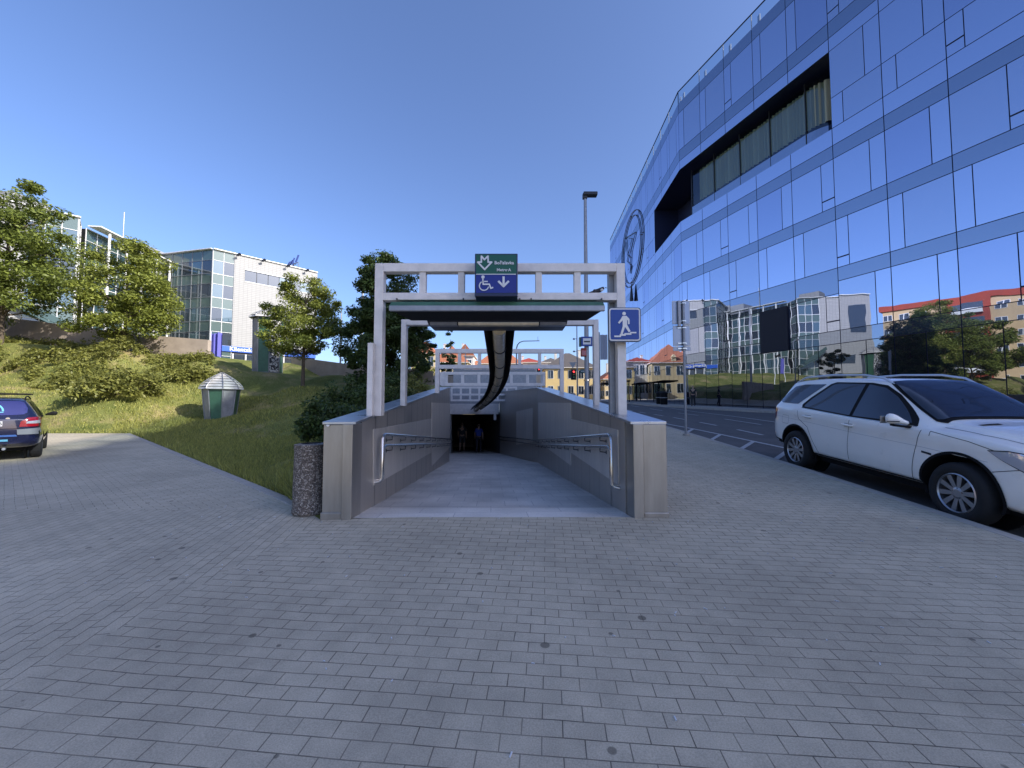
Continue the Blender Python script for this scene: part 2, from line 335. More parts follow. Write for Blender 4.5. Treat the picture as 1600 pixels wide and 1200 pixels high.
def slabmat(name, c, jc, bw, bh):
    m = mat(name, c, .55, 0, .12, 40, .1, 120); n, L, bs = nodes(m)
    src = bs.inputs['Base Color'].links[0].from_socket
    tc = n.new('ShaderNodeTexCoord'); b = brickset(n, L, tc.outputs['Object'], R(-3), bw, bh, .004)
    no = n.new('ShaderNodeTexNoise'); no.inputs['Scale'].default_value = 1.3; no.inputs['Detail'].default_value = 5; L.new(tc.outputs['Object'], no.inputs['Vector'])
    mr = n.new('ShaderNodeMapRange'); mr.inputs[1].default_value = .3; mr.inputs[2].default_value = .7; mr.inputs[3].default_value = .78; mr.inputs[4].default_value = 1.12; L.new(no.outputs[0], mr.inputs[0])
    m2 = n.new('ShaderNodeMapRange'); m2.inputs[3].default_value = .93; m2.inputs[4].default_value = 1.05; L.new(b.outputs[0], m2.inputs[0])
    q0 = n.new('ShaderNodeMath'); q0.operation = 'MULTIPLY'; L.new(mr.outputs[0], q0.inputs[0]); L.new(m2.outputs[0], q0.inputs[1])
    vm = n.new('ShaderNodeVectorMath'); vm.operation = 'SCALE'; L.new(src, vm.inputs[0]); L.new(q0.outputs[0], vm.inputs[3])
    mx = n.new('ShaderNodeMix'); mx.data_type = 'RGBA'; mx.inputs[7].default_value = (*jc,1); L.new(b.outputs[1], mx.inputs[0]); L.new(vm.outputs[0], mx.inputs[6]); L.new(mx.outputs[2], bs.inputs['Base Color'])
    return m
M['granite'] = slabmat('granite_ramp_slabs', (.58,.54,.49), (.28,.26,.25), .4, .4)
M['granitelight'] = slabmat('granite_threshold_slabs', (.74,.69,.62), (.4,.37,.35), .9, .34)

# ------------------------------------------------------------------ terrain height
RP = np.array([(-60,0),(2,0),(4,.1),(5,.19),(7,.32),(9,.44),(14.4,.73),(20,.93),(27,1.1),(37,1.45),(71,2.2),(120,3.0),(300,4.5)])
LPn = [(-2.3,5,.13),(-3.4,6,.13),(-5.9,8.1,.16),(-8.4,10.2,.19),(-10.8,12.3,.21),(-13.3,14.4,.24),(-7,7,.14),(-5,5,.1),(-9,8,.16),(-15.8,16.5,.27),(-30,16.5,.3),(-11,9.4,.25),(-12,4,.08),(-25,8,.15),(-6,0,0),(-15,0,0),(-3,0,0),(-40,5,.1),(-10,-10,0),(-30,-10,0),
 (-15.6,21,.60),(-14.3,21.2,.66),(-14.5,18.5,.48),(-16.5,20.5,.56)]
def _px(px,py,Y): p = at(px,py,Y); LPn.append((p.x,p.y,p.z))
for a in [(100,612,21.5),(50,640,18.8),(200,618,21),(0,532,27.5),(200,548,26.5),(320,560,27.5),(60,540,27.5),(418,583,30),(472,602,26),(400,700,10.8),(400,650,18.5),(400,622,24),(440,640,18),(360,657,20.5),(380,690,13),(520,628,17),
          (640,600,20),(580,598,29),(690,603,31),(530,585,29),(-150,600,21.5),(-200,532,27.5),(560,655,9.5),(600,640,11.5),(260,600,24),(500,700,9.5)]: _px(*a)
for X,Y,z in [(-30,34,6.2),(-45,34,7.0),(-22,36,5.2),(-55,30,6.5),(-70,45,8.2),(-50,60,8.6),(-35,70,8.2),(-20,45,4.6),(-10,40,3.4),(-5,60,3.0),(0,100,3.0),(-40,110,6),(-100,60,10),(-80,20,5),(-90,0,4),(-5,30,2.5),(-3.5,23,2.35),(-2.9,15.5,1.35),(-2.4,8,.75),(-90,120,9),(0,200,4),(-120,200,10),(-5,140,3.4)]: LPn.append((X,Y,z))
LPn = np.array(LPn, float)
_rx = np.concatenate([np.arange(-60, 60, 1.), np.arange(60, 301, 5.)]); _rz = np.interp(_rx, RP[:,0], RP[:,1])
_k = np.exp(-np.linspace(-2,2,7)**2); _k /= _k.sum(); _rz2 = np.convolve(np.pad(_rz, 3, mode='edge'), _k, 'valid')
def hR(Y): return np.interp(Y, _rx, _rz2)
def H(X, Y):
    X = np.asarray(X, float); Y = np.asarray(Y, float)
    d2 = (X[...,None]-LPn[:,0])**2+(Y[...,None]-LPn[:,1])**2
    w = 1/(d2+1.6)**2.1; l = (w*LPn[:,2]).sum(-1)/w.sum(-1)
    pv = np.interp(Y, [-60,0,5,10,16.5,30], [0,0,.12,.19,.28,.42]); dn = math.hypot(12.4,10.5)
    s1 = ((X+3.4)*10.5+(Y-6.0)*12.4)/dn; e = np.clip(np.maximum(s1, Y-16.5)/3.2, 0, 1); e = e*e*(3-2*e)
    e = np.where(X > -2.2-.05*(Y-4.75)-.9, np.maximum(e, np.clip((Y-6)/3,0,1)), e); l = pv*(1-e)+l*e
    
    t = np.clip((X+2.9)/1.6+np.where(Y > 22, (X*0), 0), 0, 1); t = t*t*(3-2*t)
    return l*(1-t)+hR(Y)*t
def h(x, y): return float(H(np.array([x]), np.array([y]))[0])

# plan geometry
def XL(Y): return -1.88-.05*(Y-4.75)     # inner face of the left ramp wall
def XR(Y): return 1.43-.05*(Y-4.75)      # inner face of the right ramp wall
FARK = [(9.5,61),(12.5,36),(21.0,9.7),(30,-9),(45,-40)]   # far kerb
FARK = [(14.6,71),(12.5,36.4),(19.4,15.0),(30,-6),(46,-40)]
def curbX(Y): return 5.15+.025*Y
def in_poly(x, y, P):
    c = False; n = len(P)
    for i in range(n):
        x1,y1 = P[i]; x2,y2 = P[(i+1)%n]
        if (y1 > y) != (y2 > y) and x < (x2-x1)*(y-y1)/(y2-y1)+x1: c = not c
    return c
HOLE = [(-2.25,4.75),(1.84,4.75),(1.84-.05*9.85,14.6),(-.3,22.2),(-4.3,22.2),(-2.8,15.4)]
ROAD = [(curbX(-40),-40),(curbX(100),100),(18.5,100),(14.6,71),(12.5,36.4),(19.4,15.0),(30,-6),(46,-40)]
CROSS = [(-60,100),(18.5,100),(60,100),(60,112),(-60,112)]
PAV = [(-34,-40),(curbX(-40),-40),(curbX(100),100),(-2,100),(-2,30),(-1.5,24),(1.3,22.2),(-.3,22.2),(1.35,14.6),(1.84,4.75),(-2.25,4.75),(-3.4,6.0),(-15.8,16.5),(-60,16.5),(-60,-40)]
PAVR = [(12.5,36.4),(14.6,71),(18.5,100),(40,100),(60,60),(70,-40),(46,-40),(30,-6),(19.4,15.0)]
SEG = []
for P in (HOLE, ROAD, PAV, PAVR, CROSS):
    for i in range(len(P)):
        a, b = P[i], P[(i+1)%len(P)]
        if math.hypot(a[0]-b[0], a[1]-b[1]) > .3: SEG.append((a, b))
def build_ground():
    xs = np.unique(np.concatenate([np.arange(-34,34.1,.8), np.array([-400,-250,-160,-120,-90,-75,-60,-50,-44,-39,39,44,50,60,80,120,200,400.])]))
    ys = np.unique(np.concatenate([np.arange(-4,48,.8), np.array([-200,-120,-80,-60,-40,-30,-22,-15,-9,-6,48,51,55,60,66,72,80,90,100,112,130,160,200,260,350,500,800.])]))
    bm = bmesh.new()
    g = [[bm.verts.new((x,y,0)) for x in xs] for y in ys]
    for j in range(len(ys)-1):
        for i in range(len(xs)-1): bm.faces.new((g[j][i], g[j][i+1], g[j+1][i+1], g[j+1][i]))
    done = set()
    for a, b in SEG:
        d = Vector((b[0]-a[0], b[1]-a[1], 0)).normalized(); nn = Vector((-d.y, d.x, 0))
        key = (round(abs(nn.x), 4), round(abs(nn.dot(Vector((a[0],a[1],0)))), 3))
        if key in done: continue
        done.add(key)
        # only cut faces near the segment
        L0 = Vector((a[0],a[1],0)); ln = math.hypot(b[0]-a[0], b[1]-a[1])
        fs = [f for f in bm.faces if -6-.2*ln < (f.calc_center_median()-L0).dot(d) < ln+6+.2*ln and abs((f.calc_center_median()-L0).dot(nn)) < max(2, math.sqrt(f.calc_area())*1.5)]
        geom = fs+list({e for f in fs for e in f.edges})+list({v for f in fs for v in f.verts})
        bmesh.ops.bisect_plane(bm, geom=geom, dist=1e-5, plane_co=L0, plane_no=nn)
    V = np.array([v.co[:] for v in bm.verts]); Z = H(V[:,0], V[:,1])
    for v, z in zip(bm.verts, Z): v.co.z = z
    bm.verts.index_update(); groups = {'lawn': [], 'pavement': [], 'road': [], 'sidewalk': []}
    for f in bm.faces:
        c = f.calc_center_median(); x, y = c.x, c.y
        if in_poly(x, y, HOLE): continue
        if in_poly(x, y, CROSS): groups['road'].append(f)
        elif in_poly(x, y, ROAD): groups['road'].append(f)
        elif in_poly(x, y, PAV): groups['pavement'].append(f)
        elif in_poly(x, y, PAVR): groups['sidewalk'].append(f)
        else: groups['lawn'].append(f)
    for nm, mt in (('lawn',M['lawn']),('pavement',M['paver']),('road',M['asphalt']),('sidewalk',M['kerb'])):
        idx = {}; vs = []; fs = []; dz = -.13 if nm == 'road' else 0
        for f in groups[nm]:
            q = []
            for v in f.verts:
                if v.index not in idx: idx[v.index] = len(vs); vs.append((v.co.x, v.co.y, v.co.z+dz))
                q.append(idx[v.index])
            fs.append(tuple(q))
        mb = MB(); mb.add(vs, fs); o = mb.build(nm, mt, smooth=True); tag(o, kind='structure')
    bm.free()
build_ground()
def hr(x, y): return h(x, y)-.13
# kerbs
def kerb(pts, side, name, label, grp):
    """a line of kerb stones along pts; the stone lies on the 'side' (+1 left of the direction)"""
    mb = MB(); 
    out = []
    for (a, b) in zip(pts[:-1], pts[1:]):
        n = max(1, int(math.hypot(b[0]-a[0], b[1]-a[1])/1.0)); out += [(a[0]+(b[0]-a[0])*k/n, a[1]+(b[1]-a[1])*k/n) for k in range(n)]
    out.append(pts[-1])
    for p, q in zip(out[:-1], out[1:]):
        d = Vector((q[0]-p[0], q[1]-p[1], 0)); L0 = d.length; d.normalize(); nn = Vector((-d.y, d.x, 0))*side
        a = Vector((p[0],p[1],0))+d*.006; b = Vector((q[0],q[1],0))-d*.006
        za, zb = h(a.x,a.y)+.006, h(b.x,b.y)+.006
        w = .15
        v = [(a.x,a.y,za-.25),(b.x,b.y,zb-.25),(b.x+nn.x*w,b.y+nn.y*w,zb-.25),(a.x+nn.x*w,a.y+nn.y*w,za-.25)]
        v += [(x,y,(za if i in (0,3) else zb)) for i,(x,y,_) in enumerate(v)]
        if side < 0: v = [v[i] for i in (3,2,1,0,7,6,5,4)]
        mb.hexa(v)
    o = mb.build(name, M['kerb'], bevel=.012); tag(o, label, 'kerb', kind='structure'); return o
kerb([(curbX(y), y) for y in (-30,98)], 1, 'kerb', 'kerb along the near side of the road', None)
kerb([(14.6,71),(12.5,36.4),(19.4,15.0),(30,-6),(46,-40)], -1 if False else 1, 'kerb', 'kerb along the far side', None)
kerb([(-2.9,5.55),(-3.4,6.0),(-15.8,16.5)], 1, 'lawn_edging', 'edging between lawn and paving', None)

# road markings
def ground_px(px, py):
    d = ray(px, py); t = 1.0
    for _ in range(60):
        p = Vector((0,0,EYE))+d*t; e = p.z-hr(p.x, p.y)
        t -= e/(d.z-.035*d.y)*.9 if abs(d.z-.035*d.y) > 1e-6 else 0
    return Vector((0,0,EYE))+d*t
def strip(mb, x0, y0, x1, y1, w):
    n = max(1, int(math.hypot(x1-x0, y1-y0)/1.0)); d = Vector((x1-x0, y1-y0, 0)).normalized(); s = Vector((-d.y, d.x, 0))*w/2
    pr = None
    for k in range(n+1):
        x, y = x0+(x1-x0)*k/n, y0+(y1-y0)*k/n
        a = (x+s.x, y+s.y, hr(x+s.x, y+s.y)+.014); b = (x-s.x, y-s.y, hr(x-s.x, y-s.y)+.014)
        if pr: mb.quad(pr[1], b, a, pr[0])
        pr = (a, b)
mb = MB()
strip(mb, 10.9, 12, 14.0, 46, .13)
for y in np.arange(9.6, 40, 3.0):
    strip(mb, 7.55+.03*y, y, 7.55+.03*y+.03*1.5, y+1.5, .13)
strip(mb, 7.0, 9.3, 6.35, 16.0, .13); strip(mb, 6.35, 16, 6.6, 30, .12)
for y in (9.6,10.9,12.4,14.0): strip(mb, 5.65, y-1.0, 7.0-.095*(y-9.3), y+.4, .11)
for y in np.arange(-20, 60, 6.0): strip(mb, 9.2+.05*y if y > 0 else 9.2, y, 9.2+.05*(y+3) if y > 0 else 9.2, y+3, .12)
tag(mb.build('road_marking', M['marking']), kind='structure')
# ------------------------------------------------------------------ the underpass: ramp, walls, portal
def topz(Y): return 1.29+.082*(Y-4.75)
def flz(Y): return .15-.08*(Y-4.75)
mb = MB()
ys = [4.75,5.45]; 
mb.quad((XL(4.75),4.75,.156),(XR(4.75),4.75,.156),(XR(5.45),5.45,flz(5.45)+.006),(XL(5.45),5.45,flz(5.45)+.006),1)
for k in range(6):                       # threshold slabs, thin joints
    x = XL(5)+.02+(XR(5)-XL(5))*k/6
    mb.box(x-.004,x+.004,4.76,5.44,.12,.153,2) if False else None
prev = [(XL(5.45),5.45),(XR(5.45),5.45)]
for Y,a,b in ((10,XL(10),XR(10)),(14.6,XL(14.6),XR(14.6)),(15.4,XL(15.4),.69),(22,-3.9,-.67),(36,-6.9,-3.7)):
    mb.quad((prev[0][0],prev[0][1],flz(prev[0][1])),(prev[1][0],prev[1][1],flz(prev[1][1])),(b,Y,flz(Y)),(a,Y,flz(Y)),0); prev = [(a,Y),(b,Y)]
tag(mb.build('ramp', [M['granite'], M['granitelight'], M['black']]), kind='structure')
mb = MB()                                # drainage joint and expansion joints in the ramp floor
for Y in (5.45, 7.6, 10.2, 12.8, 15.4, 18):
    a, b = XL(min(Y,15.4)), XR(min(Y,14.6)); 
    mb.quad((a,Y-.012,flz(Y)+.01),(b,Y-.012,flz(Y)+.01),(b,Y+.012,flz(Y)+.008),(a,Y+.012,flz(Y)+.008))
tag(mb.build('ramp_joint', M['kerb']), kind='structure')

def wall_slab(mb, pts, topf, botf, t, side, m=0):   # pts inner-face plan polyline; thickness t away from ramp
    for (a, b) in zip(pts[:-1], pts[1:]):
        d = Vector((b[0]-a[0], b[1]-a[1], 0)).normalized(); nn = Vector((-d.y, d.x, 0))*side*t
        v = [(a[0],a[1],botf(a[1])),(b[0],b[1],botf(b[1])),(b[0]+nn.x,b[1]+nn.y,botf(b[1])),(a[0]+nn.x,a[1]+nn.y,botf(a[1]))]
        v += [(x,y,topf(y)) for x,y,_ in v]
        if side < 0: v = [v[i] for i in (3,2,1,0,7,6,5,4)]
        mb.hexa(v, m)
def build_wall(side):
    L = side < 0
    fx = XL if L else XR; s = -1 if L else 1
    t0 = empty('ramp_wall', (fx(4.75), 4.75, .15), 'metal clad ramp wall on the grass side with the round bin at its end' if L else 'metal clad ramp wall on the road side below the blue pedestrian sign', 'wall')
    inv = Matrix.Translation(-Vector(t0.location))
    mb = MB(); mb.T = inv
    pts = [(fx(5.02),5.02),(fx(15.4),15.4),(-3.9,22.0)] if L else [(fx(5.02),5.02),(fx(14.6),14.6),(-.67,22.0)]
    topf = lambda y: topz(min(y,15.6))-.03
    wall_slab(mb, pts, topf, lambda y: flz(y)-.3, .36, 1 if L else -1)
    mb.build('cladding', M['clad'], t0)
    # vertical seams: thin dark joints every 0.6 m
    mb = MB(); mb.T = inv
    for y in np.arange(5.6, 15.2, .62):
        x = fx(y); e = .004*(-s)
        mb.quad((x+e,y,flz(y)),(x+e,y+.012,flz(y)),(x+e,y+.012,topf(y)),(x+e,y,topf(y)))
    mb.build('seams', M['darkmetal'], t0)
    # stepped lighter panels
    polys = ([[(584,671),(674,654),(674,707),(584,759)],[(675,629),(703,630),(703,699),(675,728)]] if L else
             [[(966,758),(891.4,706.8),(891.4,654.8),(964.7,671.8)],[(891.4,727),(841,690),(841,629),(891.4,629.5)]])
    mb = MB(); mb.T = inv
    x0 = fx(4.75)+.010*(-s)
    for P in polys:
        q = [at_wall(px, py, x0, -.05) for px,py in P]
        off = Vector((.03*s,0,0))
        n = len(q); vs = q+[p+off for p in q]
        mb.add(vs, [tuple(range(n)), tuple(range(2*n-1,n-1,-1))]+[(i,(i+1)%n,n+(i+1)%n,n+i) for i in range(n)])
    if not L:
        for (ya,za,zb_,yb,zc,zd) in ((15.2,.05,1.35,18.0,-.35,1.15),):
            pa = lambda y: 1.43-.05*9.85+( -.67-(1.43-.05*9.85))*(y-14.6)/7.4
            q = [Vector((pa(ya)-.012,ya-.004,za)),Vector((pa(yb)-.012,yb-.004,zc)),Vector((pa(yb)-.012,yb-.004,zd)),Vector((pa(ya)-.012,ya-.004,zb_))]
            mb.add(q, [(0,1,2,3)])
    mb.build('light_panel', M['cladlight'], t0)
    # cap
    mb = MB(); mb.T = inv
    w = .39 if L else .44
    P = [(fx(4.75)-s*.02,4.74),(fx(15.4)-s*.02,15.4)] if L else [(fx(4.75)-s*.02,4.74),(fx(14.6)-s*.02,14.6),(-.67,22.0)]
    if L: P.append((-3.9,22.0))
    wall_slab(mb, P, lambda y: topz(min(y,15.6)), lambda y: topz(min(y,15.6))-.035, w, 1 if L else -1)
    mb.build('cap', M['cap'], t0, bevel=.006)
    # end pillar: narrow proud strip + wide box + skirting
    mb = MB(); mb.T = inv
    a = fx(4.75)
    mb.box(min(a,a+s*.12), max(a,a+s*.12), 4.705, 5.0, .05, 1.262)
    ow_ = .365 if L else .41; mb.box(min(a+s*.128,a+s*ow_), max(a+s*.128,a+s*ow_), 4.75, 5.3, .05, 1.255)
    mb.box(min(a+s*.13,a+s*(ow_+.013)), max(a+s*.13,a+s*(ow_+.013)), 4.735, 5.31, .05, .22)
    rings = []
    mb.build('end_pillar', M['pillar'], t0, bevel=.008)
    mb = MB(); mb.T = inv                   # outer face of the wall behind the pillar
    pts2 = [(p[0]+s*.375, p[1]) for p in pts]
    wall_slab(mb, pts2, lambda y: topf(y)-.006, lambda y: flz(y)-.3, .04, 1 if L else -1)
    mb.build('outer_cladding', M['pillar'], t0)
    # handrail: two rails, end loop, brackets
    hr_ = tag(bpy.data.objects.new('handrail', None)); COL.objects.link(hr_); hr_.parent = t0
    if L: y0, y1, zt0, zt1, zl0, zl1 = 5.62, 15.4, 1.06, .13, .90, -.03
    else: y0, y1, zt0, zt1, zl0, zl1 = 5.25, 14.6, 1.08, .17, .92, .01
    g = -s*.10; X = lambda y: fx(y)+g
    mb = MB(); mb.T = inv; r = .024
    arc = [(X(y0+.10),y0+.10,zt0-.005)]
    up = [(X(y1),y1,zt1),(X(y0+.14),y0+.14,zt0),(X(y0+.04),y0+.04,zt0-.012),(X(y0),y0,zt0-.06),(X(y0),y0,.55),(X(y0),y0-.0,.45),(X(y0)+s*.03,y0-.01,.415),(X(y0)+s*.10,y0-.02,.40)]
    if not L: up = [(-.67-.08,21.9,-.30),(.35,17.2,.0)]+up
    else: up = [(-3.9+.1,21.9,-.45)]+up
    mb.tube(up, r, 10); mb.build('rail', M['chrome'], hr_, smooth=True)
    mb = MB(); mb.T = inv
    lo = [(X(y1),y1,zl1),(X(y0+.15),y0+.15,zl0),(X(y0+.03),y0+.03,zl0-.03),(X(y0+.03),y0+.03,.5),(X(y0+.03)+s*.02,y0+.02,.44),(X(y0)+s*.10,y0+.02,.425)]
    if not L: lo = [(-.67-.08,21.9,-.46),(.35,17.2,-.16)]+lo
    mb.tube(lo, r*.9, 10); mb.build('rail', M['chrome'], hr_, smooth=True)
    for i, y in enumerate(np.arange(y0+.55, y1-.2, .95)):
        k = (y-y0)/(y1-y0); zt = zt0+(zt1-zt0)*k; zl = zl0+(zl1-zl0)*k
        mb = MB(); mb.T = inv
        for z in (zt, zl):
            mb.tube([(X(y),y,z-.01),(X(y),y,z-.06),(fx(y)-s*.0,y,z-.07)], .008, 6); mb.cyl((fx(y)-s*.012,y,z-.07),(fx(y)+s*.001,y,z-.07),.03,10)
        mb.build('bracket', M['darkmetal'], hr_)
    return t0
WL = build_wall(-1); WR = build_wall(1)

# tunnel portal
t0 = empty('tunnel_portal', (-2.2,22,-1.2), 'dark tunnel mouth under a pale lintel at the foot of the ramp', 'tunnel')
inv = Matrix.Translation(-Vector(t0.location))
mb = MB(); mb.T = inv
mb.box(-4.4,-3.37,22,22.4,-2.2,2.45); mb.box(-.67,1.6,22,22.4,-2.2,2.45); mb.box(-3.37,-.67,22.02,22.4,1.5,2.43)
mb.build('end_wall', M['galv'], t0)
mb = MB(); mb.T = inv
mb.box(-3.6,-.75,21.86,22.0,.93,1.12); mb.box(-3.6,-.75,21.9,22.02,1.12,1.5); mb.build('lintel', M['white_steel'], t0, bevel=.01)
mb = MB(); mb.T = inv
mb.box(-1.0,-.86,21.7,21.86,.62,1.05); mb.build('loudspeaker', M['white_steel'], t0)
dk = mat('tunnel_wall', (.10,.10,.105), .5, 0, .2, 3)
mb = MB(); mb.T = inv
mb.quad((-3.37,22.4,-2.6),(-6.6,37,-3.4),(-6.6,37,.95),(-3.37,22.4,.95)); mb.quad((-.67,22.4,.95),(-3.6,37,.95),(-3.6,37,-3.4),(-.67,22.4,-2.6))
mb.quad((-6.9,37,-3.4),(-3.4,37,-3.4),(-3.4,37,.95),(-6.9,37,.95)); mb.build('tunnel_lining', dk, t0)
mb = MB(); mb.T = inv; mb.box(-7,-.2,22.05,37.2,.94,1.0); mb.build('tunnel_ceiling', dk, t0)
mb = MB(); mb.T = inv; mb.box(-2.9,-2.2,23.4,23.52,.87,.935); lm = mat('tunnel_lamp_tube', (.55,.45,.25), .4, emit=.25); mb.build('ceiling_lamp', lm, t0)

# frames over the ramp
def frame(name, label, Y, xl, xr, z0, z1, zlow, nver, post=.11, beam=.11, zbl=None, zbr=None):
    t = empty(name, ((xl+xr)/2, Y, topz(Y)), label, 'steel frame', group='white steel portal frames over the ramp')
    inv = Matrix.Translation(-Vector(t.location)); d = .14
    def part(nm, *b):
        mb = MB(); mb.T = inv; mb.box(*b); return mb.build(nm, M['white_steel'], t, bevel=.006)
    bl = topz(Y)-.02
    part('post', xl, xl+post, Y, Y+d, bl, z1); part('post', xr-post, xr, Y, Y+d, bl, z1)
    part('beam', xl+post, xr-post, Y, Y+d, z1-beam, z1)
    if zlow is not None:
        part('beam', xl+post, xr-post, Y, Y+d, zlow, zlow+beam*.9)
        for k in range(1, nver+1):
            x = xl+post+(xr-xl-2*post)*k/(nver+1); part('upright', x-.045, x+.045, Y+.02, Y+d-.02, zlow+beam*.9, z1-beam)
    return t
X0 = lambda px, Y: (px-800)/F*Y*(1.0)
YA = 5.5
fa = frame('portal_frame', 'tall white portal frame carrying the green and blue station sign', YA, at(584,520,YA).x, at(978,520,YA).x, 0, at(800,411,YA).z, at(800,469,YA).z, 5, .12, .12)
for xx in (-1, 1):      # shorter stub posts bolted to the outside of the frame
    mb = MB(); mb.T = Matrix.Translation(-Vector(fa.location))
    if xx < 0: x = at(574,600,YA-.1).x; mb.box(x, x+.075, YA-.12, YA-.03, topz(YA)-.02, at(580,536,YA-.1).z); mb.build('stub_post', M['white_steel'], fa, bevel=.004)
    else: x = at(951,600,YA+.25).x; mb.box(x, x+.09, YA+.17, YA+.27, topz(YA)-.1, at(955,420,YA+.2).z); mb.build('stub_post', M['galv'], fa, bevel=.004)
YB = 7.1
fb = frame('portal_frame', 'plain white portal frame just behind the green canopy', YB, at(626,560,YB).x, at(936,560,YB).x, 0, at(800,499,YB).z, None, 0, .09, .10)
YC = 11.2
fc = frame('portal_frame', 'farthest white portal frame with a ladder top of five openings', YC, at(680,560,YC).x, at(881,560,YC).x, 0, at(780,545,YC).z, at(780,576,YC).z, 5, .11, .12)
# low railings over the tunnel mouth
def rail_panel(name, label, Y, xl, xr, z0, z1, n, mid=None, post=.09):
    t = empty(name, ((xl+xr)/2, Y, z0), label, 'railing'); inv = Matrix.Translation(-Vector(t.location))
    for zz in [z0, z1-post]+([mid] if mid else []):
        mb = MB(); mb.T = inv; mb.box(xl, xr, Y, Y+.1, zz, zz+post); mb.build('rail', M['white_steel'], t, bevel=.004)
    for k in range(n+1):
        x = xl+(xr-xl-post)*k/n; mb = MB(); mb.T = inv; mb.box(x, x+post, Y+.01, Y+.09, z0+post, z1-post); mb.build('upright', M['white_steel'], t, bevel=.004)
    return t
YD = 16.2
ra = rail_panel('parapet_railing', 'upper white railing with rounded end and six openings above the tunnel', YD, at(695,590,YD).x, at(852,590,YD).x, at(700,603,YD).z, at(700,581,YD).z, 6, post=.12)
mb = MB(); mb.T = Matrix.Translation(-Vector(ra.location)); x = at(695,590,YD).x
mb.plate([(0,.6),(-.28,.55),(-.35,.3),(-.25,.05),(-.12,0),(0,0)], (x,YD+.1,at(700,603,YD).z), (1,0,0), (0,0,1), .06); mb.build('end_bracket', M['white_steel'], ra)
YE = 20.6
rail_panel('parapet_railing', 'lower white railing with small openings just above the tunnel lintel', YE, at(704,610,YE).x, at(808,610,YE).x, at(704,627,YE).z, at(704,604,YE).z, 7, mid=at(704,618,YE).z, post=.10)
mb = MB(); mb.box(-3.4,1.4,22.9,23.0,1.5,3.4); mb.box(-3.4,1.4,22.86,23.02,3.4,3.5)
tag(mb.build('service_cabinet_wall', M['galv'], bevel=.01), 'plain grey metal screen wall behind the white railings', 'wall')

# canopy
t = empty('canopy', (-.05,5.45,2.8), 'small green topped canopy with dark underside hanging from the front frame', 'canopy'); inv = Matrix.Translation(-Vector(t.location))
cy0, cy1 = 5.28, 6.05; xl, xr = at(608,480,cy0).x, at(945,480,cy0).x
zt = at(780,470,cy0).z; zf = at(780,477.5,cy0).z; zb = at(780,485.5,cy0).z
mb = MB(); mb.T = inv
mb.hexa([(xl,cy0,zf),(xr,cy0,zf),(xr-.03,cy1,zf+.05),(xl+.03,cy1,zf+.05),(xl+.01,cy0+.05,zt),(xr-.01,cy0+.05,zt),(xr-.05,cy1,zt+.06),(xl+.05,cy1,zt+.06)]); mb.build('roof_sheet', M['green'], t, bevel=.006)
mb = MB(); mb.T = inv; mb.box(xl,xr,cy0-.01,cy0+.05,zb,zf); mb.build('front_edge', M['galv'], t, bevel=.004)
mb = MB(); mb.T = inv; mb.hexa([(xl+.02,cy0+.05,zb+.01),(xr-.02,cy0+.05,zb+.01),(xr-.1,cy1,at(0,496,cy1).z-.05),(xl+.1,cy1,at(0,496,cy1).z-.05),(xl+.02,cy0+.05,zf-.004),(xr-.02,cy0+.05,zf-.004),(xr-.05,cy1,zf+.04),(xl+.05,cy1,zf+.04)]); mb.build('soffit', M['black'], t, bevel=.01)
mb = MB(); mb.T = inv; xa, xb = at(620,465,YA-.03).x, at(942,465,YA-.03).x
mb.box(xa,xb,YA-.06,YA-.012,at(0,470,YA).z,at(0,463.5,YA).z); mb.build('mounting_rail', M['white_steel'], t, bevel=.003)
for px in (620,724,812,830,940):
    mb = MB(); mb.T = inv; p = at(px,467,YA-.07); mb.cyl((p.x,YA-.075,p.z),(p.x,YA-.058,p.z),.012,8); mb.build('bolt', M['darkmetal'], t)
# light box under the canopy
yl = 6.3
t = empty('light_box', (-.2,yl,2.7), 'long dark light fitting with a row of cream tubes under the canopy', 'lamp'); inv = Matrix.Translation(-Vector(t.location))
xa, xb = at(668,500,yl).x, at(887,500,yl).x; za, zc = at(0,508,yl).z, at(0,496,yl).z
mb = MB(); mb.T = inv
mb.plate([(xa-.03,zc-za),(xa+.02,0),(xb-.02,0),(xb+.01,zc-za)], (0,yl+.5,za), (1,0,0), (0,0,1), .5); mb.build('housing', M['darkmetal'], t, bevel=.005)
mb = MB(); mb.T = inv; mb.box(at(716,504,yl).x, at(842,504,yl).x, yl-.022, yl+.1, za-.006, za+.045); mb.build('tube_cover', M['tubeglass'], t, bevel=.01)
mb = MB(); mb.T = inv; mb.box(at(672,504,yl).x, at(714,504,yl).x, yl-.02, yl+.1, za-.004, za+.045); mb.box(at(844,504,yl).x, at(884,504,yl).x, yl-.02, yl+.1, za-.004, za+.045); mb.build('end_cover', M['galv'], t)

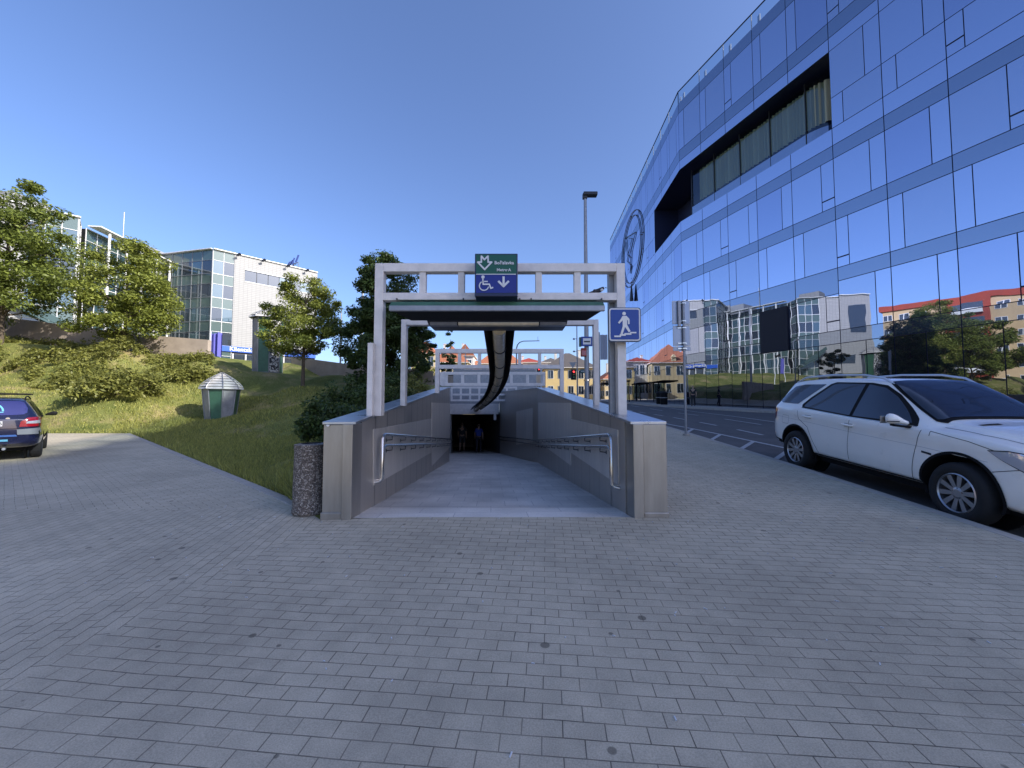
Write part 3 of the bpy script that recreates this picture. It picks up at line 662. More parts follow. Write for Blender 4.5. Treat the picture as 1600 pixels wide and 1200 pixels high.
# the long bent light channel running down into the tunnel
path = [(780,508,6.85),(780.5,535,8.0),(781,560,9.4),(779.5,585,11.3),(774,603,13.4),(766,617,15.8),(755,629,18.6),(743,638.5,21.7)]
P = [at(*q) for q in path]
def catmull(P, n=6):
    o = []; Q = [P[0]*2-P[1]]+P+[P[-1]*2-P[-2]]
    for i in range(1, len(Q)-2):
        for k in range(n):
            t = k/n; a,b,c,d = Q[i-1],Q[i],Q[i+1],Q[i+2]
            o.append(.5*((2*b)+(c-a)*t+(2*a-5*b+4*c-d)*t*t+(3*b-a-3*c+d)*t**3))
    return o+[P[-1]]
C_ = catmull(P)
t = empty('light_channel', P[0], 'long black light channel curving down from the canopy into the tunnel', 'lamp'); inv = Matrix.Translation(-Vector(P[0]))
def sweep(mb, C_, prof, m=0, closed=True):
    vs = []; n = len(prof)
    for i, p in enumerate(C_):
        d = (C_[min(i+1,len(C_)-1)]-C_[max(i-1,0)]).normalized(); sd = d.cross(Vector((0,0,1))).normalized(); u = sd.cross(d)
        vs += [tuple(p+sd*a+u*b) for a,b in prof]
    fs = []
    for i in range(len(C_)-1):
        for k in range(n if closed else n-1): fs.append((i*n+k,(i+1)*n+k,(i+1)*n+(k+1)%n,i*n+(k+1)%n))
    if closed: fs += [tuple(range(n)), tuple((len(C_)-1)*n+k for k in range(n-1,-1,-1))]
    mb.add(vs, fs, m)
mb = MB(); mb.T = inv
sweep(mb, C_, [(-.27,-.05),(-.27,-.09),(-.17,.06),(-.05,.13),(.05,.13),(.17,.06),(.27,-.09),(.27,-.05),(.16,.10),(.05,.17),(-.05,.17),(-.16,.10)])
mb.build('channel', M['black'], t)
mb = MB(); mb.T = inv
sweep(mb, C_, [(.125*math.cos(a),.125*math.sin(a)-.055) for a in np.linspace(0,2*math.pi,14,endpoint=False)]); mb.build('lamp_cover', M['tubeglass'], t, smooth=True)
L_ = 0
for i in range(1, len(C_)-1):
    L_ += (C_[i]-C_[i-1]).length
    if L_ > 1.25:
        L_ = 0; mb = MB(); mb.T = inv; d = (C_[i+1]-C_[i-1]).normalized(); sweep(mb, [C_[i]-d*.03, C_[i]+d*.03], [(.14*math.cos(a),.14*math.sin(a)-.055) for a in np.linspace(0,2*math.pi,14,endpoint=False)]); mb.build('clamp_ring', M['darkmetal'], t)

# station sign box
ys = 5.2
a = at(742,396,ys); b = at(809,463,ys); w_ = b.x-a.x; hh = a.z-b.z
t = empty('station_sign', ((a.x+b.x)/2, ys, b.z), 'green and blue station sign box with arrow, wheelchair and metro symbols', 'sign'); inv = Matrix.Translation(-Vector(t.location))
navy = mat('sign_case', (.012,.018,.06), .3)
mb = MB(); mb.T = inv; mb.box(a.x,b.x,ys,ys+.28,b.z,a.z); mb.build('case', navy, t, bevel=.008)
zs = at(0,429,ys).z
mb = MB(); mb.T = inv; mb.box(a.x+.018,b.x-.018,ys-.006,ys,zs+.008,a.z-.018); mb.build('green_panel', M['greensign'], t)
mb = MB(); mb.T = inv; mb.box(a.x+.018,b.x-.018,ys-.006,ys,b.z+.045,zs-.006); mb.build('blue_panel', M['bluesign'], t)
mb = MB(); mb.T = inv; mb.box(a.x+.018,b.x-.025,ys-.010,ys-.002,zs-.003,zs+.007); mb.build('divider', M['signwhite'], t)
S = w_/920.0            # crop of 920 units across the case
def sp(u, v, dy=-.012): return Vector((a.x+(u-158)*S, ys+dy, a.z-(v-158)*S))-Vector(t.location)
def stroke(name, pts, wd, closed=False, m=None):
    mb = MB(); q = [Vector(sp(*p)) for p in pts]
    if closed: q.append(q[0])
    for p1, p2 in zip(q[:-1], q[1:]):
        d = (p2-p1).normalized(); e = d*wd*S*.32; mb.bar(p1-e, p2+e, wd*S, .006, up=(0,1,0)); 
    # nudge overlapping pieces apart in depth
    k = 0
    for i in range(0, len(mb.v), 8):
        for j in range(8): x,y,z = mb.v[i+j]; mb.v[i+j] = (x, y-.0006*(k % 3), z)
        k += 1
    return mb.build(name, m or M['signwhite'], t)
stroke('metro_arrow', [(300,225),(365,300),(440,225),(445,355),(520,355),(370,515),(222,355),(300,355)], 34, True)
text('station_name', 'Bořislavka', 98*S, sp(788,372), (1,0,0), (0,0,1), M['signwhite'], t, .003, bold=.0012, sx=1.05)
text('line_name', 'Metro·A', 84*S, sp(780,525), (1,0,0), (0,0,1), M['signwhite'], t, .003, bold=.0012, sx=1.05)
stroke('down_arrow_shaft', [(775,680),(775,870)], 46); stroke('down_arrow_head', [(672,775),(775,878),(878,775)], 44)
stroke('wheelchair_body', [(333,720),(340,835),(470,835),(505,925),(545,905)], 30)
stroke('wheelchair_arm', [(342,775),(432,775)], 24)
stroke('wheelchair_wheel', [(358+98*math.cos(x),868+98*math.sin(x)) for x in np.linspace(R(15),R(235),16)], 22)
mb = MB(); c = sp(336,680); mb.cyl(c, c+Vector((0,-.006,0)), 36*S, 18); mb.build('wheelchair_head', M['signwhite'], t)

# blue pedestrian underpass sign in front of the frame
yp = 5.36
a = at(950,480.5,yp); b = at(1002,534,yp)
t = empty('pedestrian_sign', ((a.x+b.x)/2, yp, b.z), 'blue square sign of a white figure walking down steps', 'sign'); inv = Matrix.Translation(-Vector(t.location))
w_ = b.x-a.x; hh = a.z-b.z
def rrect(w, hgt, r, n=5):
    o = []
    for cx, cy, s0 in ((w/2-r,hgt/2-r,0),(-w/2+r,hgt/2-r,90),(-w/2+r,-hgt/2+r,180),(w/2-r,-hgt/2+r,270)):
        o += [(cx+r*math.cos(R(s0+90*k/n)), cy+r*math.sin(R(s0+90*k/n))) for k in range(n+1)]
    return o
cc = Vector((0,0,hh/2))
def plt(nm, w, h_, r, y, mt, th=.004):
    mb = MB(); mb.plate(rrect(w,h_,r), cc+Vector((0,y,0)), (1,0,0), (0,0,1), th); return mb.build(nm, mt, t)
plt('backing', w_, hh, .04, .03, mat('sign_edge',(.05,.07,.12),.4), .03); plt('white_border', w_-.025, hh-.025, .034, -.001, M['white']); plt('blue_panel', w_-.06, hh-.06, .022, -.006, M['blueroad'])
S2 = w_/255.0
def q(u, v): return ((u-167)*S2, (587-v)*S2)
def shape(nm, poly, y=-.012):
    mb = MB(); mb.plate([q(*p) for p in reversed(poly)], cc+Vector((0,y,0)), (1,0,0), (0,0,1), .004); return mb.build(nm, M['white'], t)
mb = MB(); x,z = q(162,502); mb.cyl(cc+Vector((x,-.012,z)), cc+Vector((x,-.016,z)), 14*S2, 16); mb.build('figure_head', M['white'], t)
shape('figure_body', [(148,522),(180,520),(203,545),(204,583),(192,586),(190,556),(184,550),(184,590),(210,640),(197,650),(168,606),(148,662),(132,660),(150,600),(150,555),(124,582),(113,573),(136,545)])
shape('steps', [(83,674),(126,674),(126,662),(163,662),(163,655),(207,655),(207,646),(255,646),(255,656),(216,656),(216,668),(172,668),(172,676),(136,676),(136,686),(83,686)])
mb = MB(); mb.T = inv; mb.box(a.x+.05,b.x-.03,yp+.035,yp+.06,a.z-.12,a.z-.08); mb.box(a.x+.05,b.x-.03,yp+.035,yp+.06,b.z+.08,b.z+.12); mb.build('bracket', M['galv'], t)


# bird on the lower beam of the front frame
bp_ = at(935,462,YA-.0); t = empty('bird', (bp_.x, YA+.05, at(0,461.5,YA).z+.0), 'small black and white bird perched on the front frame beam', 'bird')
def skin(name, joints, edges, mat_, parent=None, sub=2, root=0, inv=None):
    me = bpy.data.meshes.new(name); me.from_pydata([tuple(j[0]) for j in joints], edges, [])
    o = bpy.data.objects.new(name, me); COL.objects.link(o); sm = o.modifiers.new('s','SKIN'); sm.use_smooth_shade = True
    me.update()
    if not me.skin_vertices: 
        bpy.context.view_layer.update()
    if not me.skin_vertices: me.attributes.update() if hasattr(me.attributes,'update') else None
    sv = me.skin_vertices[0].data
    for k, j in enumerate(joints): sv[k].radius = (j[1], j[2] if len(j) > 2 else j[1]); sv[k].use_root = (k == root)
    if sub: ss = o.modifiers.new('u','SUBSURF'); ss.levels = sub; ss.render_levels = sub
    dg = bpy.context.evaluated_depsgraph_get(); m2 = bpy.data.meshes.new_from_object(o.evaluated_get(dg)); bpy.data.objects.remove(o)
    m2.materials.clear(); m2.materials.append(mat_); m2.polygons.foreach_set('use_smooth', [True]*len(m2.polygons))
    ob = bpy.data.objects.new(name, m2); COL.objects.link(ob)
    if parent: ob.parent = parent
    return ob
blk = mat('bird_feather', (.015,.015,.022), .5)
skin('body', [((-.02,0,.075),.03),((.03,0,.085),.038),((.075,0,.115),.024),((.095,0,.125),.021),((-.07,0,.06),.018),((-.13,0,.045),.012)], [(0,1),(1,2),(2,3),(0,4),(4,5)], blk, t, root=0)
mb = MB(); mb.tube([(.11,0,.125),(.14,0,.118)], [.008,.001], 6); mb.build('beak', blk, t)
mb = MB(); mb.tube([(.02,-.012,.06),(.02,-.012,.0)], .003, 5); mb.tube([(.02,.012,.06),(.02,.012,0)], .003, 5); mb.build('legs', blk, t)
mb = MB(); mb.lathe([(.0,-.022),(.02,-.012),(.026,0),(.02,.012),(0,.022)], 10, o=(.055,-.022,.085)); mb.build('belly_patch', M['white'], t, smooth=True)

# round concrete bin
t = empty('litter_bin', (-2.55,5.08,h(-2.55,5.08)), 'round exposed aggregate litter bin against the ramp wall end', 'litter bin')
mb = MB(); mb.lathe([(0,.0),(.19,.0),(.205,.02),(.205,.06),(.197,.07),(.2,.3),(.192,.78),(.198,.80),(.198,.86),(.15,.87),(.15,.80),(0,.78)], 40); mb.build('body', M['agg'], t, smooth=True)
mb = MB(); mb.lathe([(.15,.868),(.12,.872),(.12,.5),(0,.5)], 30); mb.build('liner', M['darkmetal'], t, smooth=True)
# flat sticker
mb = MB(); p = at(512,664,4.73); mb.cyl((p.x,4.745,p.z),(p.x,4.733,p.z),.02,16); o = mb.build('sticker', M['white'], WL); o.matrix_parent_inverse = Matrix.Translation(-Vector(WL.location))
# ------------------------------------------------------------------ glass tower
C0 = Vector((15.58,35.83)); UA = Vector((.323,-1)).normalized(); UB = Vector((17.6-15.58,71-35.83)).normalized()
C1 = Vector((22.05,15.8)); UC = Vector((.5,-1)).normalized()
tw = empty('glass_office_tower', (C0.x, C0.y, 1.4), 'large blue mirrored glass office building with a slanted terrace slot', 'building'); TI = Matrix.Translation(-Vector(tw.location))
LEV = [1.0, 5.1, 5.89, 8.85, 9.66, 12.6, 13.42, 16.4, 17.23, 18.3, 23.2, 24.05, 25.05, 28.6, 29.6, 30.75]
MODU = 2.6
rr = random.Random(5)
GM = [M['tower'], M['tower2'], M['tower3'], M['towerlow'], M['spandrel']]
wcount = [0]; REST = MB(); REST.T = TI
REC = Matrix.Identity(4)
def panel(mb, o, u, s0, s1, z0, z1, nrm, m, tilt=.0016):
    """one sheet of glass, standing a few mm proud of the joints, each set a hair differently"""
    g = .02; a = rr.uniform(-tilt, tilt); b = rr.uniform(-tilt, tilt); w, hh = s1-s0-2*g, z1-z0-2*g
    def pt(s, z, e): p = o+u*s; n_ = nrm*e; return (p.x+n_.x, p.y+n_.y, z)
    e = lambda i, j: .02+a*w*(i-.5)+b*hh*(j-.5)
    v = [pt(s0+g,z0+g,e(0,0)),pt(s1-g,z0+g,e(1,0)),pt(s1-g,z1-g,e(1,1)),pt(s0+g,z1-g,e(0,1))]
    v += [pt(s0+g,z0+g,-.02),pt(s1-g,z0+g,-.02),pt(s1-g,z1-g,-.02),pt(s0+g,z1-g,-.02)]
    mb.add(v, [(0,3,2,1),(0,1,5,4),(1,2,6,5),(2,3,7,6),(3,0,4,7)] if False else [(0,1,2,3),(0,4,5,1),(1,5,6,2),(2,6,7,3),(3,7,4,0)], m)
def facet(o, u, s_start, s_end, nrm, detail, slot=None, flip=False, base=1.0):
    nb = int(round(abs(s_end-s_start)/MODU)); sp_list = []
    for (z0, z1) in ((5.1,5.89),(8.85,9.66),(12.6,13.42),(16.4,17.23),(24.05,25.05),(28.6,29.6)):
        mb = MB(); mb.T = TI
        for b in range(nb):
            s = s_start+b*MODU
            if (z0 == 8.85 and detail == 'main' and b < 5): panel(mb, o, u, s, s+MODU, 8.1, 9.66, nrm, 0); continue
            panel(mb, o, u, s, s+MODU, z0, z1, nrm, 0, .0006)
        mb.build('spandrel_band', M['spandrel'], tw)
    floors = [(base,5.1,.5,0),(5.89,8.85,.72,1),(9.66,12.6,.25,0),(13.42,16.4,.72,1),(17.23,18.3,0,2),(18.3,20.2,.25,3),(20.2,23.2,.7,3),(23.2,24.05,0,2),(25.05,28.6,.25,0)]
    for fi, (z0, z1, off, kind) in enumerate(floors):
        for b in range(nb):
            s = s_start+b*MODU
            inslot = slot and slot[0]-.01 <= s and s+MODU <= slot[1]+.01
            if inslot and kind == 3: continue
            zz1 = 8.1 if (fi == 1 and detail == 'main' and b < 5) else z1
            big = detail != 'far' and wcount[0] < 96 and kind in (0,1,3)
            mb = MB() if big else REST
            if big: mb.T = TI
            g = rr.choices([0,1,2],[5,3.4,2.2])[0]
            if kind == 2: panel(mb, o, u, s, s+MODU, z0, z1, nrm, 0)
            elif fi == 0:
                panel(mb, o, u, s, s+MODU*.5, z0, z1, nrm, 3); panel(mb, o, u, s+MODU*.5, s+MODU, z0, z1, nrm, 3)
            else:
                m = s+MODU*off; vent = (b+(1 if kind else 0)) % 3 == 2
                def sub(a, c, bigp):
                    if (not bigp) and vent:
                        panel(mb, o, u, a, c, z0+.62, zz1, nrm, g); panel(mb, o, u, a, c, z0, z0+.58, nrm, g)
                    else: panel(mb, o, u, a, c, z0, zz1, nrm, g if bigp else 0)
                if detail == 'main' and b == 3 and fi == 1: panel(mb, o, u, s, s+MODU, z0, zz1, nrm, g)
                else: sub(s, m, off > .5); sub(m, s+MODU, off <= .5)
            if big: wcount[0] += 1; mb.build('window', GM, tw)
NA = Vector((-UA.y*-1, 0)); NA = Vector((UA.y, -UA.x)); NA = NA if NA.dot(-C0) > 0 else -NA
NB = Vector((UB.y, -UB.x)); NB = NB if NB.dot(Vector((-10,0))) > 0 else -NB
NC = Vector((UC.y, -UC.x)); NC = NC if NC.dot(Vector((-10,0))) > 0 else -NC
LA = (C1-C0).length
nbA = 8; MODU = 2.6
facet(C0, UA, 0, nbA*MODU, NA, 'main', slot=(0, 5*MODU))
LB = (Vector((17.6,71))-C0).length
facet(C0, UB, 0, 13*MODU, NB, 'left', slot=(0, 3*MODU))
C1 = C0+UA*(nbA*MODU)
facet(C1, UC, 0, 14*MODU, NC, 'far')  # unseen facet, angle and length shaped for the shadow edge and bounced sun
REST.build('window_panels', GM, tw); tag(bpy.data.objects['window_panels'], kind='stuff')
# dark backing (the joints) and body
E1 = C0+UB*13*MODU; E2 = C1+UC*14*MODU
def inset(p, d): return Vector(p)+Vector(d)
def poly(off): 
    a = E1-NB*off; b = C0-(NA+NB).normalized()*off; c = C1-(NA+NC).normalized()*off; d = E2-NC*off
    return [(a.x,a.y),(b.x,b.y),(c.x,c.y),(d.x,d.y),(d.x+40,d.y+15),(a.x+45,a.y)]
mb = MB(); mb.T = TI
mb.prism(poly(.03), 0, 18.28); mb.prism(poly(.03), 23.2, 29.55)
# walls of the middle storeys away from the slot
sA = C0+UA*5*MODU; sB = C0+UB*3*MODU
D = 2.6
pm = [E1-NB*.03, sB-NB*.03, sB-NB*D, C0-(NA+NB)*D*.8, sA-NA*D, sA-NA*.03, C1-(NA+NC).normalized()*.03, E2-NC*.03, E2+Vector((40,15)), E1+Vector((45,0))]
mb.prism([(p.x,p.y) for p in pm], 18.28, 23.2)
mb.build('body', M['towerframe'], tw)
# terrace: curtains, inner band, rounded end
cur = bpy.data.materials.new('curtain'); cur.use_nodes = True
n, L, b = nodes(cur); b.inputs['Base Color'].default_value = (.42,.42,.30,1); b.inputs['Roughness'].default_value = .8
mb = MB(); mb.T = TI
def recess(dep, z0, z1, m=0, wob=0.0, s_from=0.0, s_to=5, nn=240):
    pts = []
    Rr = 2.2
    tot = s_to*MODU
    for k in range(nn+1):
        s = s_from+(tot-s_from)*k/nn; e = dep
        if s > tot-Rr: e = dep-Rr+math.sqrt(max(0, Rr*Rr-(s-tot+Rr)**2)) if False else dep+Rr*(1-math.sqrt(max(0,1-((s-tot+Rr)/Rr)**2)))
        e += wob*math.sin(s*21+math.sin(s*5)*1.5)
        p = C0+UA*s-NA*e; pts.append((p.x,p.y))
    for (a, c) in zip(pts[:-1], pts[1:]): mb.quad((a[0],a[1],z0),(c[0],c[1],z0),(c[0],c[1],z1),(a[0],a[1],z1), m)
recess(1.15, 19.9, 22.7, 0, .09, 1.2); mb.build('curtain', cur, tw)
mb = MB(); mb.T = TI; recess(.95, 18.3, 19.6, 0, 0, .4, 4.9, 60); mb.build('terrace_parapet', M['spandrel'], tw)
mb = MB(); mb.T = TI; recess(1.02, 19.6, 22.9, 0, 0, .4, 4.9, 60)
gl = bpy.data.materials.new('clear_glass'); gl.use_nodes = True; n, L, b = nodes(gl)
tr = n.new('ShaderNodeBsdfTransparent'); tr.inputs[0].default_value = (.62,.70,.68,1); gg = n.new('ShaderNodeBsdfGlossy'); gg.inputs['Roughness'].default_value = 0; gg.inputs[0].default_value = (.6,.7,.85,1)
mx = n.new('ShaderNodeMixShader'); mx.inputs[0].default_value = .10; L.new(tr.outputs[0], mx.inputs[1]); L.new(gg.outputs[0], mx.inputs[2]); L.new(mx.outputs[0], n['Material Output'].inputs[0])
mb.build('terrace_glazing', gl, tw)
mb = MB(); mb.T = TI
for k in range(0, 5):
    p = C0+UA*(k*MODU+.4)-NA*.98; mb.bar((p.x,p.y,18.3),(p.x,p.y,23.1),.07,.07)
mb.build('terrace_mullions', M['darkmetal'], tw)
# roof glass balustrade
gr = bpy.data.materials.new('balustrade_glass'); gr.use_nodes = True; n, L, b = nodes(gr)
tr = n.new('ShaderNodeBsdfTransparent'); tr.inputs[0].default_value = (.72,.82,.86,1); gg = n.new('ShaderNodeBsdfGlossy'); gg.inputs['Roughness'].default_value = 0; gg.inputs[0].default_value = (.6,.72,.9,1)
mx = n.new('ShaderNodeMixShader'); mx.inputs[0].default_value = .3; L.new(tr.outputs[0], mx.inputs[1]); L.new(gg.outputs[0], mx.inputs[2]); L.new(mx.outputs[0], n['Material Output'].inputs[0])
mb = MB(); mb.T = TI; mp = MB(); mp.T = TI; mr = MB(); mr.T = TI
for (o, u, nn_, nb) in ((C0,UA,NA,8),(C0,UB,NB,13),(C1,UC,NC,14)):
    for b in range(nb):
        a = o+u*(b*MODU+.03)+nn_*.0; c = o+u*((b+1)*MODU-.03)
        mb.quad((a.x,a.y,29.62),(c.x,c.y,29.62),(c.x,c.y,30.7),(a.x,a.y,30.7))
        q = o+u*(b*MODU+.35)-nn_*.35; mq = mp
        if nb < 20: mq = MB(); mq.T = TI
        mq.bar((q.x,q.y,29.5),(q.x,q.y,30.45),.09,.25)
        if nb < 20: mq.build('balustrade_post', M['galv'], tw)
        q = o+u*(b*MODU); mp.bar((q.x,q.y,29.6),(q.x,q.y,30.7),.05,.05)
    a = o; c = o+u*(nb*MODU); mr.bar((a.x,a.y,30.73),(c.x,c.y,30.73),.08,.06)
mb.build('roof_balustrade', gr, tw); tag(mp.build('balustrade_posts', M['galv'], tw), kind='stuff'); mr.build('balustrade_rail', M['darkmetal'], tw)
# black screen on the lower facade
mb = MB(); mb.T = TI
q0 = at_wall(1190,545,C0.x,UA.x/UA.y,C0.y); 
def on(s, z, e): p = C0+UA*s+NA*e; return (p.x,p.y,z)
sa = 4*MODU-MODU+.0; sb = sa+MODU*.80
mb.hexa([on(sa+.02,5.1,.05),on(sb,5.1,.05),on(sb,5.1,.16),on(sa+.02,5.1,.16),on(sa+.02,8.05,.05),on(sb,8.05,.05),on(sb,8.05,.16),on(sa+.02,8.05,.16)])
mb.build('dark_screen', mat('screen_black', (.012,.012,.02), .7), tw)
# emblem: double oval ring with a zigzag, on the left facet
eb = MB(); eb.T = TI
def onB(s, z, e): p = C0+UB*s+NB*e; return Vector((p.x,p.y,z))
def sB_at(px): 
    r = ray(px,600); r = r.x/r.y; return (r*C0.y-C0.x)/(UB.x-r*UB.y)
s_c = (sB_at(975)+sB_at(1010))/2; s_h = abs(sB_at(975)-sB_at(1010))/2
pc = onB(s_c,0,0); dd = pc.y
zc_ = at(993,391,dd).z; zh = (at(993,337,dd).z-at(993,446,dd).z)/2
for k_, (f, dz) in enumerate(((1.0,1.0),(.80,.90))):
    pts = [onB(s_c+s_h*f*math.cos(t_), zc_+zh*dz*math.sin(t_), .10+.002*k_) for t_ in np.linspace(0,2*math.pi,49)]
    eb.tube(pts, .05, 6, cap=False)
for t_ in np.linspace(0,2*math.pi,8,endpoint=False):
    eb.bar(onB(s_c+s_h*math.cos(t_),zc_+zh*math.sin(t_),.10), onB(s_c+s_h*.8*math.cos(t_),zc_+zh*.9*math.sin(t_),.10), .05,.05)
Z1 = [(-.12,-.62),(.0,-.45),(-.42,-.12),(.1,.28),(-.5,.62),(-.38,.05),(-.05,-.2),(-.12,-.62)]
Z2 = [(-.5,.62),(.42,.30),(-.0,-.05),(-.12,-.62)]
for Z_ in (Z1, Z2):
    for (a_, b_) in zip(Z_[:-1], Z_[1:]): eb.bar(onB(s_c-s_h*a_[0],zc_+zh*a_[1],.11), onB(s_c-s_h*b_[0],zc_+zh*b_[1],.11), .07,.05)
em = eb.build('emblem', M['darkmetal'], tw)
eb = MB(); eb.T = TI
eb.tube([onB(s_c-s_h*.12, zc_-zh*1.02, .32), onB(s_c-s_h*.12, at(995,472,dd).z, .32)], [.06,.28], 8); eb.build('emblem_spike', M['darkmetal'], tw)

# ------------------------------------------------------------------ office blocks on the left
def wallquad(mb, a, b, z0, z1, e, m=0, th=.06):
    """thin vertical slab from plan point a to b, pushed out by e on the right-hand (camera) side"""
    u = (b-a).normalized(); n_ = Vector((u.y,-u.x)); 
    p = [a+n_*e, b+n_*e, b+n_*(e-th), a+n_*(e-th)]
    mb.hexa([(q.x,q.y,z0) for q in p]+[(q.x,q.y,z1) for q in p], m)
    return n_
def grid_face(b0, a, b, z0, nfl, fh, bays, TI, glassA, glassB, frame_m, group=None):
    """glass curtain wall of nfl storeys: window band + spandrel band, mullions; b0 parent"""
    u = (b-a); L0 = u.length; u.normalize(); n_ = Vector((u.y,-u.x)); w = L0/bays
    for f in range(nfl):
        zb = z0+f*fh
        mb = MB(); mb.T = TI; wallquad(mb, a, b, zb+fh*.58, zb+fh, .06); mb.build('spandrel', glassB, b0)
        for k in range(bays):
            mb = MB(); mb.T = TI; g = rr.random()
            wallquad(mb, a+u*(k*w+.04), a+u*((k+1)*w-.04), zb+.05, zb+fh*.57, .05+rr.uniform(0,.01)); mb.build('window', glassA[0] if g < .6 else glassA[1], b0)
    mb = MB(); mb.T = TI
    for k in range(bays+1):
        p = a+u*(k*w)+n_*.08; mb.bar((p.x,p.y,z0),(p.x,p.y,z0+nfl*fh),.08,.08,up=(0,1,0))
    for f in range(nfl+1):
        z = z0+f*fh; p, q_ = a+n_*.09, b+n_*.09; mb.bar((p.x,p.y,z),(q_.x,q_.y,z),.08,.09); mb.bar((p.x,p.y,z+fh*.57),(q_.x,q_.y,z+fh*.57),.08,.06) if f < nfl else None
    mb.build('mullion_grid', frame_m, b0)
def solid(b0, name, poly, z0, z1, m, TI): mb = MB(); mb.T = TI; mb.prism(poly, z0, z1); return mb.build(name, m, b0)
def V2(x, y): return Vector((x, y))
# block 2: white tiled face with high window strip, glazed corner, blue sign band
c2 = V2(-50.6,66.0); e2 = V2(-39.0,78.2); l2 = V2(-76,72.0)
ob = empty('office_building', (c2.x,c2.y,8.5), 'white tiled office building with glazed corner and blue sign band', 'building'); T2 = Matrix.Translation(-Vector(ob.location))
ztop = at(325,390,66).z; zb0 = 5.5
u2 = (e2-c2).normalized(); n2 = V2(u2.y,-u2.x); g2 = c2+u2*3.0
back = V2(-1,1).normalized()*25
solid(ob, 'body', [(c2.x,c2.y),(e2.x,e2.y),(e2.x+back.x,e2.y+back.y),(l2.x+5,l2.y+25),(l2.x,l2.y)], zb0, ztop-.05, M['darkmetal'], T2)
zst, zsb = at(372,416,67.5).z, at(372,435,67.5).z
mb = MB(); mb.T = T2                            # white face built around the strip window opening
sA_, sB_ = 4.6, (e2-c2).length-1.3
pA, pB = c2+u2*sA_, c2+u2*sB_
zbl = at(355,541,68).z
wallquad(mb, g2, e2, zbl, zsb, .22, 0, .2); wallquad(mb, g2, e2, zst, ztop, .22, 0, .2); wallquad(mb, g2, pA, zsb, zst, .22, 0, .2); wallquad(mb, pB, e2, zsb, zst, .22, 0, .2)
mb.build('white_face', M['whitetile'], ob)
for k in range(6):
    a_ = pA+u2*((sB_-sA_)*k/6+.05); b_ = pA+u2*((sB_-sA_)*(k+1)/6-.05)
    mb = MB(); mb.T = T2; wallquad(mb, a_, b_, zsb+.05, zst-.05, .10); mb.build('window', M['bluepane'] if k in (3,5) else M['pane'], ob)
mb = MB(); mb.T = T2
for z in (zsb-.0, zst-.0): p, q_ = pA+n2*.24, pB+n2*.24; mb.bar((p.x,p.y,z),(q_.x,q_.y,z),.1,.12)
mb.build('window_trim', M['white'], ob)
grid_face(ob, c2, g2, ztop-5*4.05, 5, 4.05, 2, T2, (M['bluepane'], M['pane']), M['greenpane'], M['white'])
grid_face(ob, l2, c2, ztop-5*4.05, 5, 4.05, 12, T2, (M['pane'], M['bluepane']), M['greenpane'], M['galv'])
mb = MB(); mb.T = T2
for a_, b_ in ((l2,c2),(c2,e2)):
    uu = (b_-a_).normalized(); nn_ = V2(uu.y,-uu.x); p, q_ = a_+nn_*.3, b_+nn_*.3; mb.bar((p.x,p.y,ztop+.1),(q_.x,q_.y,ztop+.1),.35,.14)
mb.build('roof_edge', M['white'], ob)
mb = MB(); mb.T = T2; zb1 = at(355,549.5,68).z; wallquad(mb, c2+u2*.1, e2, zb1, zbl-.02, .34, 0, .3); mb.build('sign_band', mat('blue_band', (.01,.09,.50), .4), ob)
mb = MB(); mb.T = T2; wallquad(mb, g2, e2, zb0, zb1-.4, .05, 0, .1); mb.build('shop_glazing', M['pane'], ob)
for s in np.arange(3.2, 16, 1.9):
    mb = MB(); mb.T = T2; p = c2+u2*s+n2*.3; mb.bar((p.x,p.y,zb0),(p.x,p.y,zb1-.3),.18,.18,up=(0,1,0)); mb.build('pillar', M['white'], ob)
pt_ = c2+u2*6.4+n2*.37; text('band_lettering', 'Klientské centrum', .95, Vector((pt_.x,pt_.y,(zb1+zbl)/2))-Vector(ob.location), (u2.x,u2.y,0), (0,0,1), M['white'], ob, .02, bold=.02, sx=1.05)
for s in (3.4,7.2,11.2,14.6):
    mb = MB(); mb.T = T2; p = c2+u2*s; q_ = p+n2*1.1; mb.bar((p.x,p.y,ztop+.25),(q_.x,q_.y,ztop-.25),.08,.08); mb.bar((q_.x-.3,q_.y,ztop-.35),(q_.x+.3,q_.y,ztop-.05),.3,.3); mb.build('floodlight', M['darkmetal'], ob)
p = at(456,411,76); 
for k, (px, py, hgt) in enumerate(((450,415,1.0),(453,413,1.1),(456,411,1.2),(460,408.5,1.3),(464,405,1.7))):
    q_ = at(px, py, 76); text('roof_letter', 'ISAEL'[k] if False else 'ISALI'[k], hgt*1.3, q_-Vector(ob.location), V2(.75,.66).to_3d(), (0.35,0,1), mat('roof_letter_blue%d' % k, (.02,.05,.22), .4) if k == 0 else bpy.data.materials['roof_letter_blue0'], ob, .06, bold=.05)
mb = MB(); mb.T = T2; q1, q2 = at(449,418.5,76), at(466,409.5,76); mb.bar(q1,q2,.1,.1); mb.bar((q2.x,q2.y,ztop),q2,.1,.1); mb.bar((q1.x,q1.y,ztop),q1,.1,.1); mb.build('letter_frame', M['galv'], ob)

